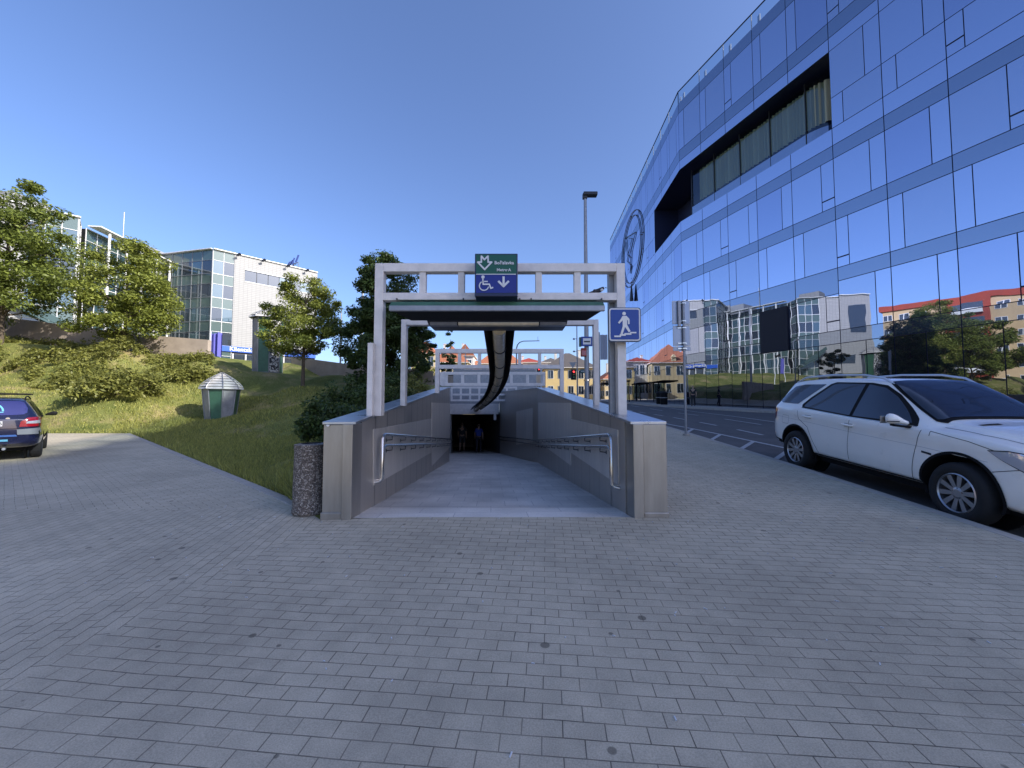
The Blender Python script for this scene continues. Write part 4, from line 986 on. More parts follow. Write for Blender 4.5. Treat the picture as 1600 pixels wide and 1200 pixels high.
# block 1: same family, nearer, mostly behind trees
c1 = V2(-56.6,50.7); f1 = V2(-66.6,40.1); d1 = V2(-62.5,56.6)
ob = empty('office_building', (c1.x,c1.y,8), 'pale glazed office building partly hidden behind the leftmost tree', 'building'); T1 = Matrix.Translation(-Vector(ob.location))
zt1 = at(108,341,50.7).z; u1 = (c1-f1).normalized(); n1 = V2(u1.y,-u1.x)
solid(ob, 'body', [(f1.x,f1.y),(c1.x,c1.y),(c1.x-16,c1.y+16),(f1.x-16,f1.y+16)], 4, zt1-.05, M['darkmetal'], T1)
gl1 = c1-u1*4.2
grid_face(ob, gl1, c1, zt1-5*4.0, 5, 4.0, 3, T1, (M['bluepane'], M['pane']), M['greenpane'], M['white'])
mb = MB(); mb.T = T1; wallquad(mb, f1, gl1, 6, zt1, .22, 0, .2); mb.build('white_face', M['whitetile'], ob)
for (s0, s1, z0, z1) in ((1.2,4.2,zt1-8.2,zt1-2.3),(3.2,8.8,zt1-15.2,zt1-13.2)):
    mb = MB(); mb.T = T1; wallquad(mb, f1+u1*s0, f1+u1*s1, z0, z1, .3, 0, .1); mb.build('window', M['pane'], ob)
grid_face(ob, c1, V2(c1.x-12,c1.y+12), zt1-5*4.0, 5, 4.0, 6, T1, (M['bluepane'], M['pane']), M['greenpane'], M['white'])
mb = MB(); mb.T = T1; p, q_ = f1+n1*.4, c1+n1*.2+u1*.2; mb.bar((p.x,p.y,zt1+.1),(q_.x,q_.y,zt1+.1),.4,.14); mb.build('roof_edge', M['white'], ob)
mb = MB(); mb.T = T1; q_ = c1-u1*5; mb.box(q_.x-6,q_.x-2,q_.y+1,q_.y+5,zt1,zt1+2.2); mb.build('roof_plant', M['whitetile'], ob)
# glazed link with diagonal atrium struts
ob = empty('office_building', (-58,57,8), 'low glazed office wing with white columns between the two blocks', 'building'); T3 = Matrix.Translation(-Vector(ob.location))
la, lb = V2(-58.6,53.4), V2(-61.0,70.5); zl = at(105,378,58).z
solid(ob, 'body', [(la.x,la.y),(lb.x,lb.y),(lb.x-22,lb.y),(la.x-22,la.y)], 4, zl-.05, M['darkmetal'], T3)
grid_face(ob, la, lb, zl-5*3.8, 5, 3.8, 10, T3, (M['bluepane'], M['pane']), M['greenpane'], M['white'])
mb = MB(); mb.T = T3; mb.box(lb.x-8,lb.x-.5,lb.y-6,lb.y-1,zl,zl+2.6); mb.build('roof_plant', mat('plant_grey', (.33,.34,.36), .6, .2, .05), ob)
for s in (2,5,8,11,14):
    mb = MB(); mb.T = T3; p = la+(lb-la).normalized()*s; mb.cyl((p.x+1.6,p.y,5),(p.x+1.6,p.y,zl+.4),.16,10); mb.build('column', M['white'], ob, smooth=True)
mb = MB(); mb.T = T3; mb.bar((la.x+1.2,la.y,zl+.3),(lb.x+1.2,lb.y,zl+.3),1.6,.16); mb.build('canopy_edge', M['white'], ob)
mb = MB(); mb.T = T3; a_, b_ = at(25,478,47), at(130,528,50); mb.bar(a_, b_, 1.6, .25); mb.bar(a_+Vector((0,-.9,.9)), b_+Vector((0,-.9,.9)), .08, .7); mb.build('ramp_stair', M['greenpane'], ob)
mb = MB(); mb.T = T3; mb.cyl((-60,60,zl),(-60,60,zl+5.5),.06,6); mb.build('antenna', M['galv'], ob)

# concrete retaining walls
def ret_wall(label, pts, th=.35):
    """pts (px, py_top, Y): top edge as seen"""
    P = [at(*p) for p in pts]; mb = MB()
    for a, b in zip(P[:-1], P[1:]):
        za, zb_ = h(a.x,a.y)-.6, h(b.x,b.y)-.6
        mb.hexa([(a.x,a.y,za),(b.x,b.y,zb_),(b.x,b.y+th,zb_),(a.x,a.y+th,za),(a.x,a.y,a.z),(b.x,b.y,b.z),(b.x,b.y+th,b.z),(a.x,a.y+th,a.z)])
    return tag(mb.build('retaining_wall', M['concrete']), label, 'wall')
ret_wall('long tan concrete wall above the shrubs at the left', [(-420,470,27),(-60,488,28.5),(60,502,29),(200,521,29.6),(325,531,30)])
ret_wall('shaded concrete wall descending behind the right hand trees', [(455,557,36),(560,571,33),(640,577,31.5),(676,580,31)])
# ------------------------------------------------------------------ vegetation
def leaves(name, C, Sg, n_each, size, mat_, parent=None, flat=.6, rs=NR, bend=True):
    """leaf sprays: small folded diamond leaves scattered round clump centres C with spread Sg"""
    C = np.asarray(C, float); Sg = np.asarray(Sg, float); K = len(C)
    idx = np.repeat(np.arange(K), n_each); N = len(idx)
    d = rs.normal(size=(N,3)); d /= np.linalg.norm(d, axis=1)[:,None]; rad = rs.uniform(0,1,N)**.45
    P = C[idx]+d*rad[:,None]*Sg[idx][:,None]*np.array([1,1,flat])
    nrm = rs.normal(size=(N,3))*.6+d*.5+np.array([0,0,.75]); nrm /= np.linalg.norm(nrm, axis=1)[:,None]
    t = np.cross(nrm, rs.normal(size=(N,3))); t /= np.linalg.norm(t, axis=1)[:,None]; b = np.cross(nrm, t)
    s = size*rs.uniform(.6,1.4,N)[:,None]
    V = np.stack([P-t*s, P+b*s*.42-nrm*s*.08, P+t*s, P-b*s*.42-nrm*s*.08], 1).reshape(-1,3)
    Fa = np.arange(N*4).reshape(N,4)
    return npmesh(name, V, Fa, mat_, parent)
def tree(label, x, y, hgt, cr, trunk, nclump, nl, lsize, m, group=None, conic=.0, seed=0, name='tree', dens=1.0, flatten=1.0, z0=None, clump=.62):
    rs = np.random.RandomState(seed+3); z0 = h(x,y) if z0 is None else z0
    t = empty(name, (x,y,z0), label, 'tree', group=group)
    zc = trunk+(hgt-trunk)*.46; hh_ = (hgt-trunk)*.54
    C = []; Sg = []
    while len(C) < nclump:
        p = rs.uniform(-1,1,3)
        if p[2] < -.95: continue
        q = (p[2]+1)/2; lim = (1-q**1.6*(.35+.6*conic))*(.55+.45*min(1,q*3.5))
        rr_ = math.hypot(p[0],p[1])/lim
        if rr_ > 1: continue
        if rr_ < .4 and rs.rand() < .4: continue
        lob = 1+.18*math.sin(3*math.atan2(p[1],p[0])+seed)+.12*math.sin(5*math.atan2(p[1],p[0])+p[2]*3+seed*2)
        C.append((p[0]*cr*lob*.9, p[1]*cr*lob*.9, zc+p[2]*hh_)); Sg.append(cr*clump*.40*rs.uniform(.45,1.25))
    mb = MB(); lean = rs.uniform(-.15,.15,2)
    tp = [(0,0,-.3),(0,0,.0),(lean[0]*.3,lean[1]*.3,trunk*.6),(lean[0],lean[1],trunk+.3),(lean[0]*1.4,lean[1]*1.4,zc),(lean[0]*1.2,lean[1]*1.2,hgt-.35*hh_)]
    r0 = max(.06,hgt*.016); mb.tube(tp, [r0*1.5,r0*1.15,r0*.9,r0*.8,r0*.5,r0*.15], 9)
    mb.build('trunk', M['bark'], t, smooth=True)
    mb = MB()
    for i in rs.choice(len(C), min(len(C), 26), replace=False):
        c = np.array(C[i]); zb = max(trunk*.85, min(zc+hh_*.3, c[2]-np.hypot(c[0],c[1])*.55))
        a = np.array([lean[0], lean[1], zb]); mid = a*.5+c*.5+np.array([0,0,.12*hgt*.3])*rs.uniform(-.2,1)
        mb.tube([a, mid, c], [r0*.42,r0*.26,r0*.07], 5, cap=False)
    mb.build('branches', M['bark'], t, smooth=True)
    leaves('crown', C, Sg, max(8,int(nl*1.5/len(C))), lsize*.8, m, t, flat=.62*flatten, rs=rs)
    # wisps that break up the outline
    return t
def loc(px, py, Y): p = at(px, py, Y); return p.x, p.y
x,y = loc(45,535,25.5); tree('tall broad maple at the far left edge above the shrubs', x-1.9, y, 10.6, 4.2, 2.2, 120, 24000, .14, M['leaf'], seed=1)
x,y = loc(-80,535,23); tree('second maple just beyond the left edge of the lawn', x-2, y, 8.0, 3.4, 2.0, 60, 9000, .15, M['leaf'], seed=9)
x,y = loc(198,545,26.5); tree('mid green maple standing alone on the shrub bank', x, y, 7.6, 3.6, 1.3, 100, 22000, .12, M['leaf2'], seed=2, conic=.6)
x,y = loc(473,602,26); tree('small spreading maple on the lawn beside the tall vent tower', x, y, 7.0, 3.05, 2.3, 85, 17000, .11, M['leaf2'], seed=5, conic=.3)
x,y = loc(600,602,25); tree('dark dense tree behind the left ramp wall', x, y, 8.3, 3.0, .6, 170, 38000, .13, M['leafdark'], seed=6, conic=.35)
x,y = loc(655,602,31); tree('small dark tree just right of the dense one', x, y, 5.2, 1.9, .6, 40, 7000, .12, M['leafdark'], seed=8, conic=.2)
# shrubs on the bank (one mass) and the round shrub in front
rs = np.random.RandomState(4); C = []; S_ = []
for _ in range(2600):
    px = rs.uniform(-260, 330); Y = rs.uniform(20.8, 29.0); p = at(px, 600, Y); z = h(p.x, p.y)
    lo = 21.4+.6*math.sin(px*.03)+(1.6 if px > 230 else 0)+max(0,(px-230))*.03
    if Y < lo: continue
    top = (.42+.30*math.sin(p.x*1.7)+.25*math.sin(p.y*2.1+p.x*.8))*min(1,(Y-lo)/1.2+.25)*(.55 if Y > 26 else 1)
    if math.sin(p.x*.9+p.y*.55)+.6*math.sin(p.x*.37-p.y*1.3) < -.55: continue
    if px > 200: top *= .75
    C.append((p.x, p.y, z+max(.1,top*rs.uniform(.35,1.15)))); S_.append(rs.uniform(.16,.42))
o = leaves('shrub_cover', C, S_, 34, .085, M['leafbush'], flat=.75, rs=rs); tag(o, kind='stuff')
def bush(label, px, py, Y, w, hh_, m, n=5000, ls=.09, seed=0, group=None):
    p = at(px, py, Y); rs = np.random.RandomState(seed+20); z = h(p.x,p.y); t = empty('bush', (p.x,p.y,z), label, 'bush', group=group)
    k = 60; C = []; 
    for _ in range(k):
        a = rs.uniform(0,2*math.pi); r = math.sqrt(rs.rand())*w; zz = hh_*math.sqrt(max(0,1-(r/w)**2))*rs.uniform(.15,1); C.append((r*math.cos(a), r*math.sin(a), zz))
    leaves('foliage', C, [w*rs.uniform(.15,.32) for _ in C], n//k, ls, m, t, flat=.9, rs=rs)
    mb = MB()
    for c in C[::5]: mb.tube([(c[0]*.1,c[1]*.1,-.1),(c[0]*.5,c[1]*.5,c[2]*.5),tuple(c)], [.03,.02,.006], 5)
    mb.build('stems', M['bark'], t)
bush('rounded green shrub standing forward on the sunny bank', 190, 618, 20.6, 1.9, 1.5, M['leafbush'], 6000, .10, 1)
bush('low shrub spilling over the bank left of the kiosk', 300, 585, 25.2, 1.5, .9, M['leafbush'], 3500, .1, 2)
for i,(px,Y,w,hh_,lab) in enumerate(((520,9.6,.8,1.15,'dark shrub nearest the round bin behind the ramp wall'),(548,12.3,1.0,1.3,'dark shrub against the ramp wall left of the white posts'),(600,14.5,1.1,1.45,'dark shrub between the white posts'),(640,16.5,1.1,1.3,'olive shrub right of the second white post'))):
    bush(lab, px, 640, Y, w, hh_, M['leafdark'] if i < 3 else M['leafbush'], 6000, .055, 5+i)
for i,(px,Y,lab) in enumerate(((664,90,'bright sunlit tree left of the far portal frame'),(692,93,'smaller bright tree behind the far portal frame'))):
    x,y = loc(px,600,Y); tree(lab, x, y, 8.2-3*i, 3.2-i, .8, 50, 5000, .22, M['leaf2'], seed=70+i)
# grass blades
def grass():
    rs = np.random.RandomState(8); N = 150000
    # density falls with distance
    Y = 5.2+rs.rand(N)**1.9*20; px = np.where(rs.rand(N) < .7, rs.uniform(180,560,N), rs.uniform(-60,400,N)); X = (px-800)/F*Y
    ok = np.array([(not in_poly(a,b,PAV)) and (not in_poly(a,b,HOLE)) and a < XL(b)-.45 for a,b in zip(X,Y)]); X = X[ok]; Y = Y[ok]
    Z = H(X,Y); N = len(X); hgt = rs.uniform(.03,.085,N)*(1+.35*(Y/10)); hgt *= np.where((np.hypot(X+2.95,Y-6.1) < .9), 2.6, 1)
    hgt *= np.where(Y > 12, 1.1, 1)
    de = ((X+3.4)*10.5+(Y-6.0)*12.4)/16.25; hgt *= np.where((np.abs(de) < .35) & (rs.rand(N) < .35), 1.9, 1)
    a = rs.uniform(0,2*math.pi,N); wd = .004+.0007*Y; ln = rs.normal(size=(N,2))*.4
    dx, dy = np.cos(a)*wd, np.sin(a)*wd
    V = np.stack([np.stack([X-dx,Y-dy,Z-.01],1), np.stack([X+dx,Y+dy,Z-.01],1), np.stack([X+ln[:,0]*hgt,Y+ln[:,1]*hgt,Z+hgt],1)],1).reshape(-1,3)
    o = npmesh('grass', V, np.arange(N*3).reshape(N,3), M['grassblade']); tag(o, kind='stuff')
grass()

# ------------------------------------------------------------------ vent kiosks on the lawn
def kiosk(x, y, rb, rt, hb, label, ntier, rroof, hroof, graffiti=False, ph=.5):
    z = h(x,y)-.05; t = empty('vent_kiosk', (x,y,z), label, 'kiosk', rz=math.atan2(-x, y)*1.0)
    n = 8; 
    ring = lambda r, zz: [(r*math.cos(2*math.pi*(k+ph)/n), r*math.sin(2*math.pi*(k+ph)/n), zz) for k in range(n)]
    mb = MB(); mb.lathe([(rb*.96,0),(rb*.96,.12)], n, ph=ph); mb.lathe([(rb*.94,.12),(rt*.94,hb)], n, ph=ph); mb.build('core', M['galvpanel'], t)
    silver = M['galvpanel']
    for k in range(n):
        A, B = ring(rb,.1), ring(rt,hb); a0,a1,b0,b1 = [Vector(v) for v in (A[k],A[(k+1)%n],B[k],B[(k+1)%n])]
        e = (a1-a0)*.06; e2 = (b1-b0)*.06; mb = MB(); mb.quad(a0+e, a1-e, b1-e2, b0+e2)
        mb.build('side_panel', M['green'] if k % 2 == 1 else (M['graf'] if graffiti and k == 6 else silver), t)
        mb = MB(); mb.tube([a0*1.01, b0*1.01], .03, 6); mb.build('corner_rib', M['galv'], t)
    mb = MB()
    for i in range(ntier):
        f = i/ntier; r0 = rroof*(1-f**1.5*.93); z0 = hb+hroof*f; dz = hroof/ntier
        r1 = rroof*(1-((i+1)/ntier)**1.5*.93)
        mb.lathe([(r1*.93,z0+dz*.72),(r0,z0+dz*.02),(r0,z0+dz*.16),(r1*.97,z0+dz*.86)], n, ph=ph)
    mb.build('louvre_roof', M['louvre'], t)
    mb = MB(); mb.lathe([(rroof*.8,hb-.02),(rroof*.72,hb+hroof*.3),(rroof*.3,hb+hroof*.8),(0,hb+hroof*.93)], n, ph=ph); mb.build('roof_core', M['darkmetal'], t)
    mb = MB()
    for k in range(n):
        c, s = math.cos(2*math.pi*(k+ph)/n), math.sin(2*math.pi*(k+ph)/n)
        mb.tube([(rroof*(1-f**1.6*.95)*c*1.0, rroof*(1-f**1.6*.95)*s, hb+hroof*f+.04) for f in (0,.2,.4,.6,.8,1)], .02, 5)
    mb.build('roof_ribs', M['galv'], t)
    return t
M['louvre'] = mat('pale_louvre', (.50,.49,.47), .55, 0, .2, 6)
M['galvpanel'] = mat('weathered_zinc', (.30,.31,.33), .5, .3, .25, 2.5)
gf = bpy.data.materials.new('graffiti_sheet'); gf.use_nodes = True; n, L, b = nodes(gf)
tc = n.new('ShaderNodeTexCoord'); no = n.new('ShaderNodeTexNoise'); no.inputs['Scale'].default_value = 3.2; no.inputs['Detail'].default_value = 2; no.inputs['Distortion'].default_value = 2.5
cr = n.new('ShaderNodeValToRGB'); cr.color_ramp.interpolation = 'CONSTANT'; cr.color_ramp.elements[0].color = (.04,.04,.045,1); cr.color_ramp.elements[1].position = .52; cr.color_ramp.elements[1].color = (.6,.6,.58,1)
L.new(tc.outputs['Object'], no.inputs['Vector']); L.new(no.outputs[0], cr.inputs[0]); L.new(cr.outputs[0], b.inputs['Base Color']); M['graf'] = gf
kiosk(-15.6, 21.3, .66, .83, 1.68, 'squat octagonal green and silver vent kiosk with layered louvre roof', 6, .98, .86, ph=.08)
p = at(418,583,30); kiosk(p.x, p.y, .96, 1.03, 4.15, 'tall octagonal green vent tower with graffiti on one side', 4, 1.3, .8, graffiti=True, ph=.08)

# flags, masts near the office
def flagpole(label, px, py, Y, top, flagc, fw, fh, fz=None, side=-1):
    p = at(px, py, Y); t = empty('flagpole', tuple(p), label, 'flagpole'); hh_ = at(px,top,Y).z-p.z
    mb = MB(); mb.cyl((0,0,-1.5),(0,0,hh_),.07,8,r2=.045); mb.build('pole', M['white'], t, smooth=True)
    mb = MB(); n = 14; z1 = hh_-.2 if fz is None else fz; vs = []; fs = []
    for i in range(n+1):
        for j in (0,1): vs.append((side*fw*i/n, .18*math.sin(i*1.1)*(i/n+.2), z1-fh*j-.1*math.sin(i*.5)))
    for i in range(n): fs.append((2*i,2*i+2,2*i+3,2*i+1))
    mb.add(vs, fs); mb.build('flag', flagc, t, smooth=True); return t
fl = mat('flag_violet', (.10,.10,.42), .7); fl2 = mat('flag_grey', (.35,.38,.45), .7)
flagpole('flagpole with hanging violet and blue banner by the glazed corner', 328, 562, 46, 518, fl, 1.3, 2.8, side=1)
flagpole('bare white mast with a small dark streamer beside the vent tower', 443, 574, 44, 495, M['black'], 2.8, .35, fz=4.3, side=-1)

# ------------------------------------------------------------------ houses
def house(label, x, y, w, d, wall, roof, mw, mr, rz=0, hip=True, nwin=4, floors=2, chim=1, z=None, grp=None, stub=0, over=.5):
    z = h(x,y) if z is None else z; t = empty('house', (x,y,z), label, 'house', rz=rz, group=grp)
    mb = MB(); mb.box(-w/2,w/2,-d/2,d/2,-1.5,wall); mb.build('wall', mw, t)
    o = over; a, b = w/2+o, d/2+o; r = (b if hip else 0)
    mb = MB()
    if w >= d:
        i = a-r*.95 if hip else a
        v = [(-a,-b,wall),(a,-b,wall),(a,b,wall),(-a,b,wall),(-i,0,wall+roof),(i,0,wall+roof)]
    else:
        i = b-a*.95 if hip else b
        v = [(a,-b,wall),(a,b,wall),(-a,b,wall),(-a,-b,wall),(0,-i,wall+roof),(0,i,wall+roof)]
    mb.add(v, [(0,1,5,4),(1,2,5),(2,3,4,5),(3,0,4),(3,2,1,0)]); rf = mb.build('roof', mr, t)
    mb = MB(); mb.box(-a,a,-b,b,wall-.15,wall-.004); mb.build('eaves', M['whitewall'], t)
    for c in range(chim):
        mb = MB(); cx = (-.25+.5*c)*w; mb.box(cx-.3,cx+.3,-.3,.3,wall+roof*.4,wall+roof+.7); mb.box(cx-.38,cx+.38,-.38,.38,wall+roof+.7,wall+roof+.82); mb.build('chimney', M['whitewall'], rf)
    fh = wall/floors
    for f in range(floors):
        for side in range(4):
            L0 = w if side in (0,2) else d; k = nwin if side in (0,2) else max(1,int(nwin*d/w))
            for i in range(k):
                s = -L0/2+L0*(i+.5)/k; ww = min(.62,L0/k*.32); z0, z1 = fh*f+fh*.3, fh*f+fh*.8
                fr = MB(); pn = MB()
                def bx(mb, s0, s1, za, zb, e0, e1):
                    if side == 0: mb.box(s0,s1,-d/2-e1,-d/2-e0,za,zb)
                    elif side == 2: mb.box(s0,s1,d/2+e0,d/2+e1,za,zb)
                    elif side == 1: mb.box(w/2+e0,w/2+e1,s0,s1,za,zb)
                    else: mb.box(-w/2-e1,-w/2-e0,s0,s1,za,zb)
                bx(fr, s-ww-.08, s+ww+.08, z0-.08, z1+.08, -.05, .05); fo = fr.build('window', M['white'], t)
                bx(pn, s-ww, s-.04, z0, z1, .0, .065); bx(pn, s+.04, s+ww, z0, z1, .0, .065); pn.build('pane', M['pane'], fo)
    if stub:
        mb = MB(); mb.box(-.6,.6,-d/2-.1,-d/2+2,wall,wall+1.3); mb.add([(-.8,-d/2-.3,wall+1.3),(.8,-d/2-.3,wall+1.3),(.8,-d/2+3,wall+1.3),(-.8,-d/2+3,wall+1.3),(0,-d/2-.3,wall+2.1),(0,-d/2+3,wall+2.1)], [(0,1,4),(1,2,5,4),(2,3,5),(3,0,4,5)]); mb.build('dormer', mw, t)
    return t
def H2(label, pl, pr, pytop_wall, pyridge, Y, d, mw, mr, **k):
    a, b = at(pl,pytop_wall,Y), at(pr,pytop_wall,Y); g = h((a.x+b.x)/2, Y+d/2); wl = a.z-g; rf = at(pl,pyridge,Y+d*.4).z-a.z
    return house(label, (a.x+b.x)/2, Y+d/2, b.x-a.x-.8, d, wl, rf, mw, mr, z=g, **k)
H2('cream house with pink tiled roof behind the bright shrub', 640, 682, 552, 534, 99, 10, M['cream'], M['tile'], floors=2, nwin=3)
H2('house with orange hipped roof seen between white frames', 672, 733, 566, 541, 100, 12, M['cream'], M['tile'], nwin=3)
H2('house with steep red roof and dormer behind the light channel', 746, 816, 568, 540, 106, 12, M['cream'], M['tile'], nwin=4, stub=1)
H2('white gabled house between the two orange roofed ones', 712, 742, 556, 540, 122, 9, M['whitewall'], M['tile'], hip=False, nwin=2)
H2('low brown roofed house far along the street', 806, 848, 566, 560, 110, 10, M['whitewall'], M['redwall'], nwin=4)
H2('pale flat topped house beyond the far frame', 845, 878, 566, 560, 118, 10, M['whitewall'], M['tiledark'], nwin=3)
H2('yellow villa with dark slate hipped roof at the crossing', 850, 934, 574, 551, 98, 12, mat('yellow_render',(.62,.47,.22),.85,0,.06,1), M['tiledark'], nwin=5, chim=2)
H2('pink roofed house beyond the bus shelter', 942, 1004, 592, 572, 96, 12, M['cream'], M['tile'], nwin=5, stub=1)
house('red roofed house mirrored in the tower, far left of the crossing', -12, 128, 16, 12, 7, 5, M['cream'], M['tile'], nwin=4)
house('long red roofed house far behind the crossing', 4, 140, 14, 12, 8, 5, M['cream'], M['tile'], nwin=4, stub=1)
mb = MB(); mb.box(-9,-1,38,38.3,2.0,4.2); 
for k in range(14): mb.box(-9+.6*k,-8.96+.6*k,37.96,38,2.2,4.2)
tag(mb.build('fence', M['concrete'], bevel=.01), 'grey concrete panel fence behind the white railings', 'fence')
for i,(px,py,Y,hgt,w,lab) in enumerate(((703,545,84,13.6,2.6,'pointed conifer above the orange roof'),(868,560,125,14,2.8,'tall ragged conifer left of the yellow villa'),(838,560,130,9,2.5,'small conifer on the far skyline'),(1000,575,110,12,3,'conifer behind the pink roofed house'),(962,575,118,10,3,'conifer between banner and pink roof'))):
    p = at(px,py,Y); tree(lab, p.x, p.y, hgt, w, 1.0, 60, 3200, .32, M['conifer'], seed=30+i, conic=.9, name='conifer')
for i,(x_,y_,hg,cw,lab,m_) in enumerate(((-36,13,11,4.5,'dark tree off to the left, seen mirrored in the tower',M['leafdark']),(-38,4,13,5,'largest dark tree mirrored in the tower',M['leafdark']),(-42,22,9,4.5,'green tree below the apartment block, mirrored in the tower',M['leaf']),(-30,-8,12,5,'dark tree left behind the viewer, mirrored in the tower',M['leafdark']))):
    tree(lab, x_, y_, hg, cw, 1.5, 60, 9000, .24, m_, seed=50+i)
# apartment block that the tower mirrors
ap = empty('apartment_block', (-112,12,12), 'long beige apartment block with red stair towers, mirrored in the glass tower', 'building'); TA = Matrix.Translation(-Vector(ap.location))
mb = MB(); mb.T = TA; mb.box(-124,-112,-40,47,3,29); mb.build('wall', M['beige'], ap)
mb = MB(); mb.T = TA; mb.box(-124.5,-111.5,-40.5,47.5,29,30.6); mb.build('roof', M['redwall'], ap)
for y0 in (-30,-4,26):
    mb = MB(); mb.T = TA; mb.box(-112.1,-111.2,y0,y0+8,3,30); mb.build('stair_tower', M['redwall'], ap)
    for f in range(6):
        mb = MB(); mb.T = TA; mb.box(-111.3,-110.2,y0+1,y0+7,6+f*3.9,7.1+f*3.9); mb.build('balcony', M['white'], ap)
        mb = MB(); mb.T = TA; mb.box(-111.22,-111.1,y0+1,y0+7,7.2+f*3.9,8.9+f*3.9); mb.build('window', M['pane'], ap)
mb = MB(); mb.T = TA
for f in range(6):
    for y0 in np.arange(-38, 46, 3.6):
        if any(a-2.4 < y0 < a+8.3 for a in (-30,-4,26)): continue
        mb.box(-112.05,-111.9,y0,y0+2.1,6.6+f*3.9,8.3+f*3.9,0); mb.box(-112.0,-111.86,y0+.1,y0+.95,6.7+f*3.9,8.2+f*3.9,1); mb.box(-112.0,-111.86,y0+1.15,y0+2.0,6.7+f*3.9,8.2+f*3.9,1)
o = mb.build('window_row', [M['white'], M['pane']], ap); tag(o, kind='stuff')

# ------------------------------------------------------------------ street furniture
def pole(name, label, cat, x, y, top, r0=.08, r1=.05, m=None, below=.2):
    z = h(x,y)-(.13 if in_poly(x,y,ROAD) else 0); t = empty(name, (x,y,z), label, cat)
    mb = MB(); mb.cyl((0,0,-below),(0,0,top-z),r0,12,r2=r1); mb.build('pole', m or M['galv'], t, smooth=True); return t, Vector((x,y,z))
# tall street lamp behind the frame with bus stop plate
x,y = loc(917,600,13.6)
t, o_ = pole('street_lamp', 'tall grey street lamp rising behind the right of the front frame', 'street lamp', x, y, at(911,304,13.6).z, .095, .05, M['galv'])
zt_ = at(911,304,13.6).z-o_.z
mb = MB(); mb.box(-.07,.42,-.12,.12,zt_-.06,zt_+.06); mb.box(-.09,.07,-.07,.07,zt_-.16,zt_+.03); mb.build('lamp_head', M['darkmetal'], t, bevel=.02)
for zq in (1.6,3.9): 
    mb = MB(); mb.cyl((0,0,zq),(0,0,zq+.05),.105,12); mb.build('band', M['chrome'], t)
Yb = 13.45
a, b = at(908,526,Yb), at(926,541,Yb)
t = empty('bus_stop_sign', ((a.x+b.x)/2, Yb, b.z), 'small blue and white bus stop plate on the lamp post', 'sign'); w_, hh_ = b.x-a.x, a.z-b.z
mb = MB(); mb.box(-w_/2,w_/2,-.02,.02,0,hh_); mb.build('plate', M['blueroad'], t, bevel=.008)
mb = MB(); mb.box(-w_/2+.06,w_/2-.06,-.026,-.018,.06,hh_-.06); mb.build('white_field', M['white'], t)
mb = MB(); mb.box(-w_/2+.09,w_/2-.09,-.032,-.024,hh_*.40,hh_*.54); mb.build('symbol', M['darkmetal'], t)
mb = MB(); mb.box(-w_/2-.05,-w_/2+.03,.03,.2,.01,hh_-.01); mb.build('side_plate', M['green'], t)
a, b = at(908,544,Yb), at(916,557,Yb); t = empty('red_box', ((a.x+b.x)/2, Yb, b.z), 'small dark red box on the lamp post below the bus sign', 'box')
mb = MB(); mb.box(-.09,.09,-.05,.09,0,a.z-b.z); mb.build('case', M['redwall'], t, bevel=.01); mb = MB(); mb.box(-.07,.07,-.056,-.048,.03,.2); mb.build('lid', M['red'], t)
# pole with three sign backs on the right pavement
Yp = 11.6
pb = at(1072,683,Yp); x = pb.x
t, o_ = pole('sign_post', 'slim grey post on the right pavement carrying three blank sign backs', 'sign post', x, Yp, at(1068,470,Yp).z, .036, .034, M['galv'])
for i,(y0,y1,x0,x1) in enumerate(((469.5,506,1051,1079.5),(508.5,540,1052.5,1080),(541,548,1053,1080.5))):
    a, b = at(x0,y0,Yp), at(x1,y1,Yp); w_, hh_ = b.x-a.x, a.z-b.z; cx, cz = (a.x+b.x)/2-x, (a.z+b.z)/2-o_.z
    mb = MB(); mb.plate(rrect(w_,hh_,.03), (cx,.07,cz), (1,0,0), (0,0,1), .02); sg = mb.build('sign_plate', M['greysheet'], t)
    mb = MB(); mb.plate(rrect(w_-.05,hh_-.05,.025), (cx,.066,cz), (1,0,0), (0,0,1), .02); mb.build('plate_back', mat('sign_back_dark%d'%i,(.30,.34,.42),.35,.6,.05), sg)
    for zz in ((cz+hh_*.38,cz-hh_*.38) if i < 2 else (cz,)):
        mb = MB(); mb.box(cx-.13,cx+.13,.015,.05,zz-.012,zz+.012); mb.box(-.05,.05,-.045,.05,zz-.01,zz+.01); mb.build('clamp', M['chrome'], sg)
mb = MB(); mb.box(-.16,-.09,-.03,.05,at(0,510,Yp).z-o_.z,at(0,470,Yp).z-o_.z); mb.build('side_bracket', M['galv'], t)
mb = MB(); mb.cyl((0,0,0.0),(0,0,.05),.09,12); mb.build('base_plate', M['kerb'], t)
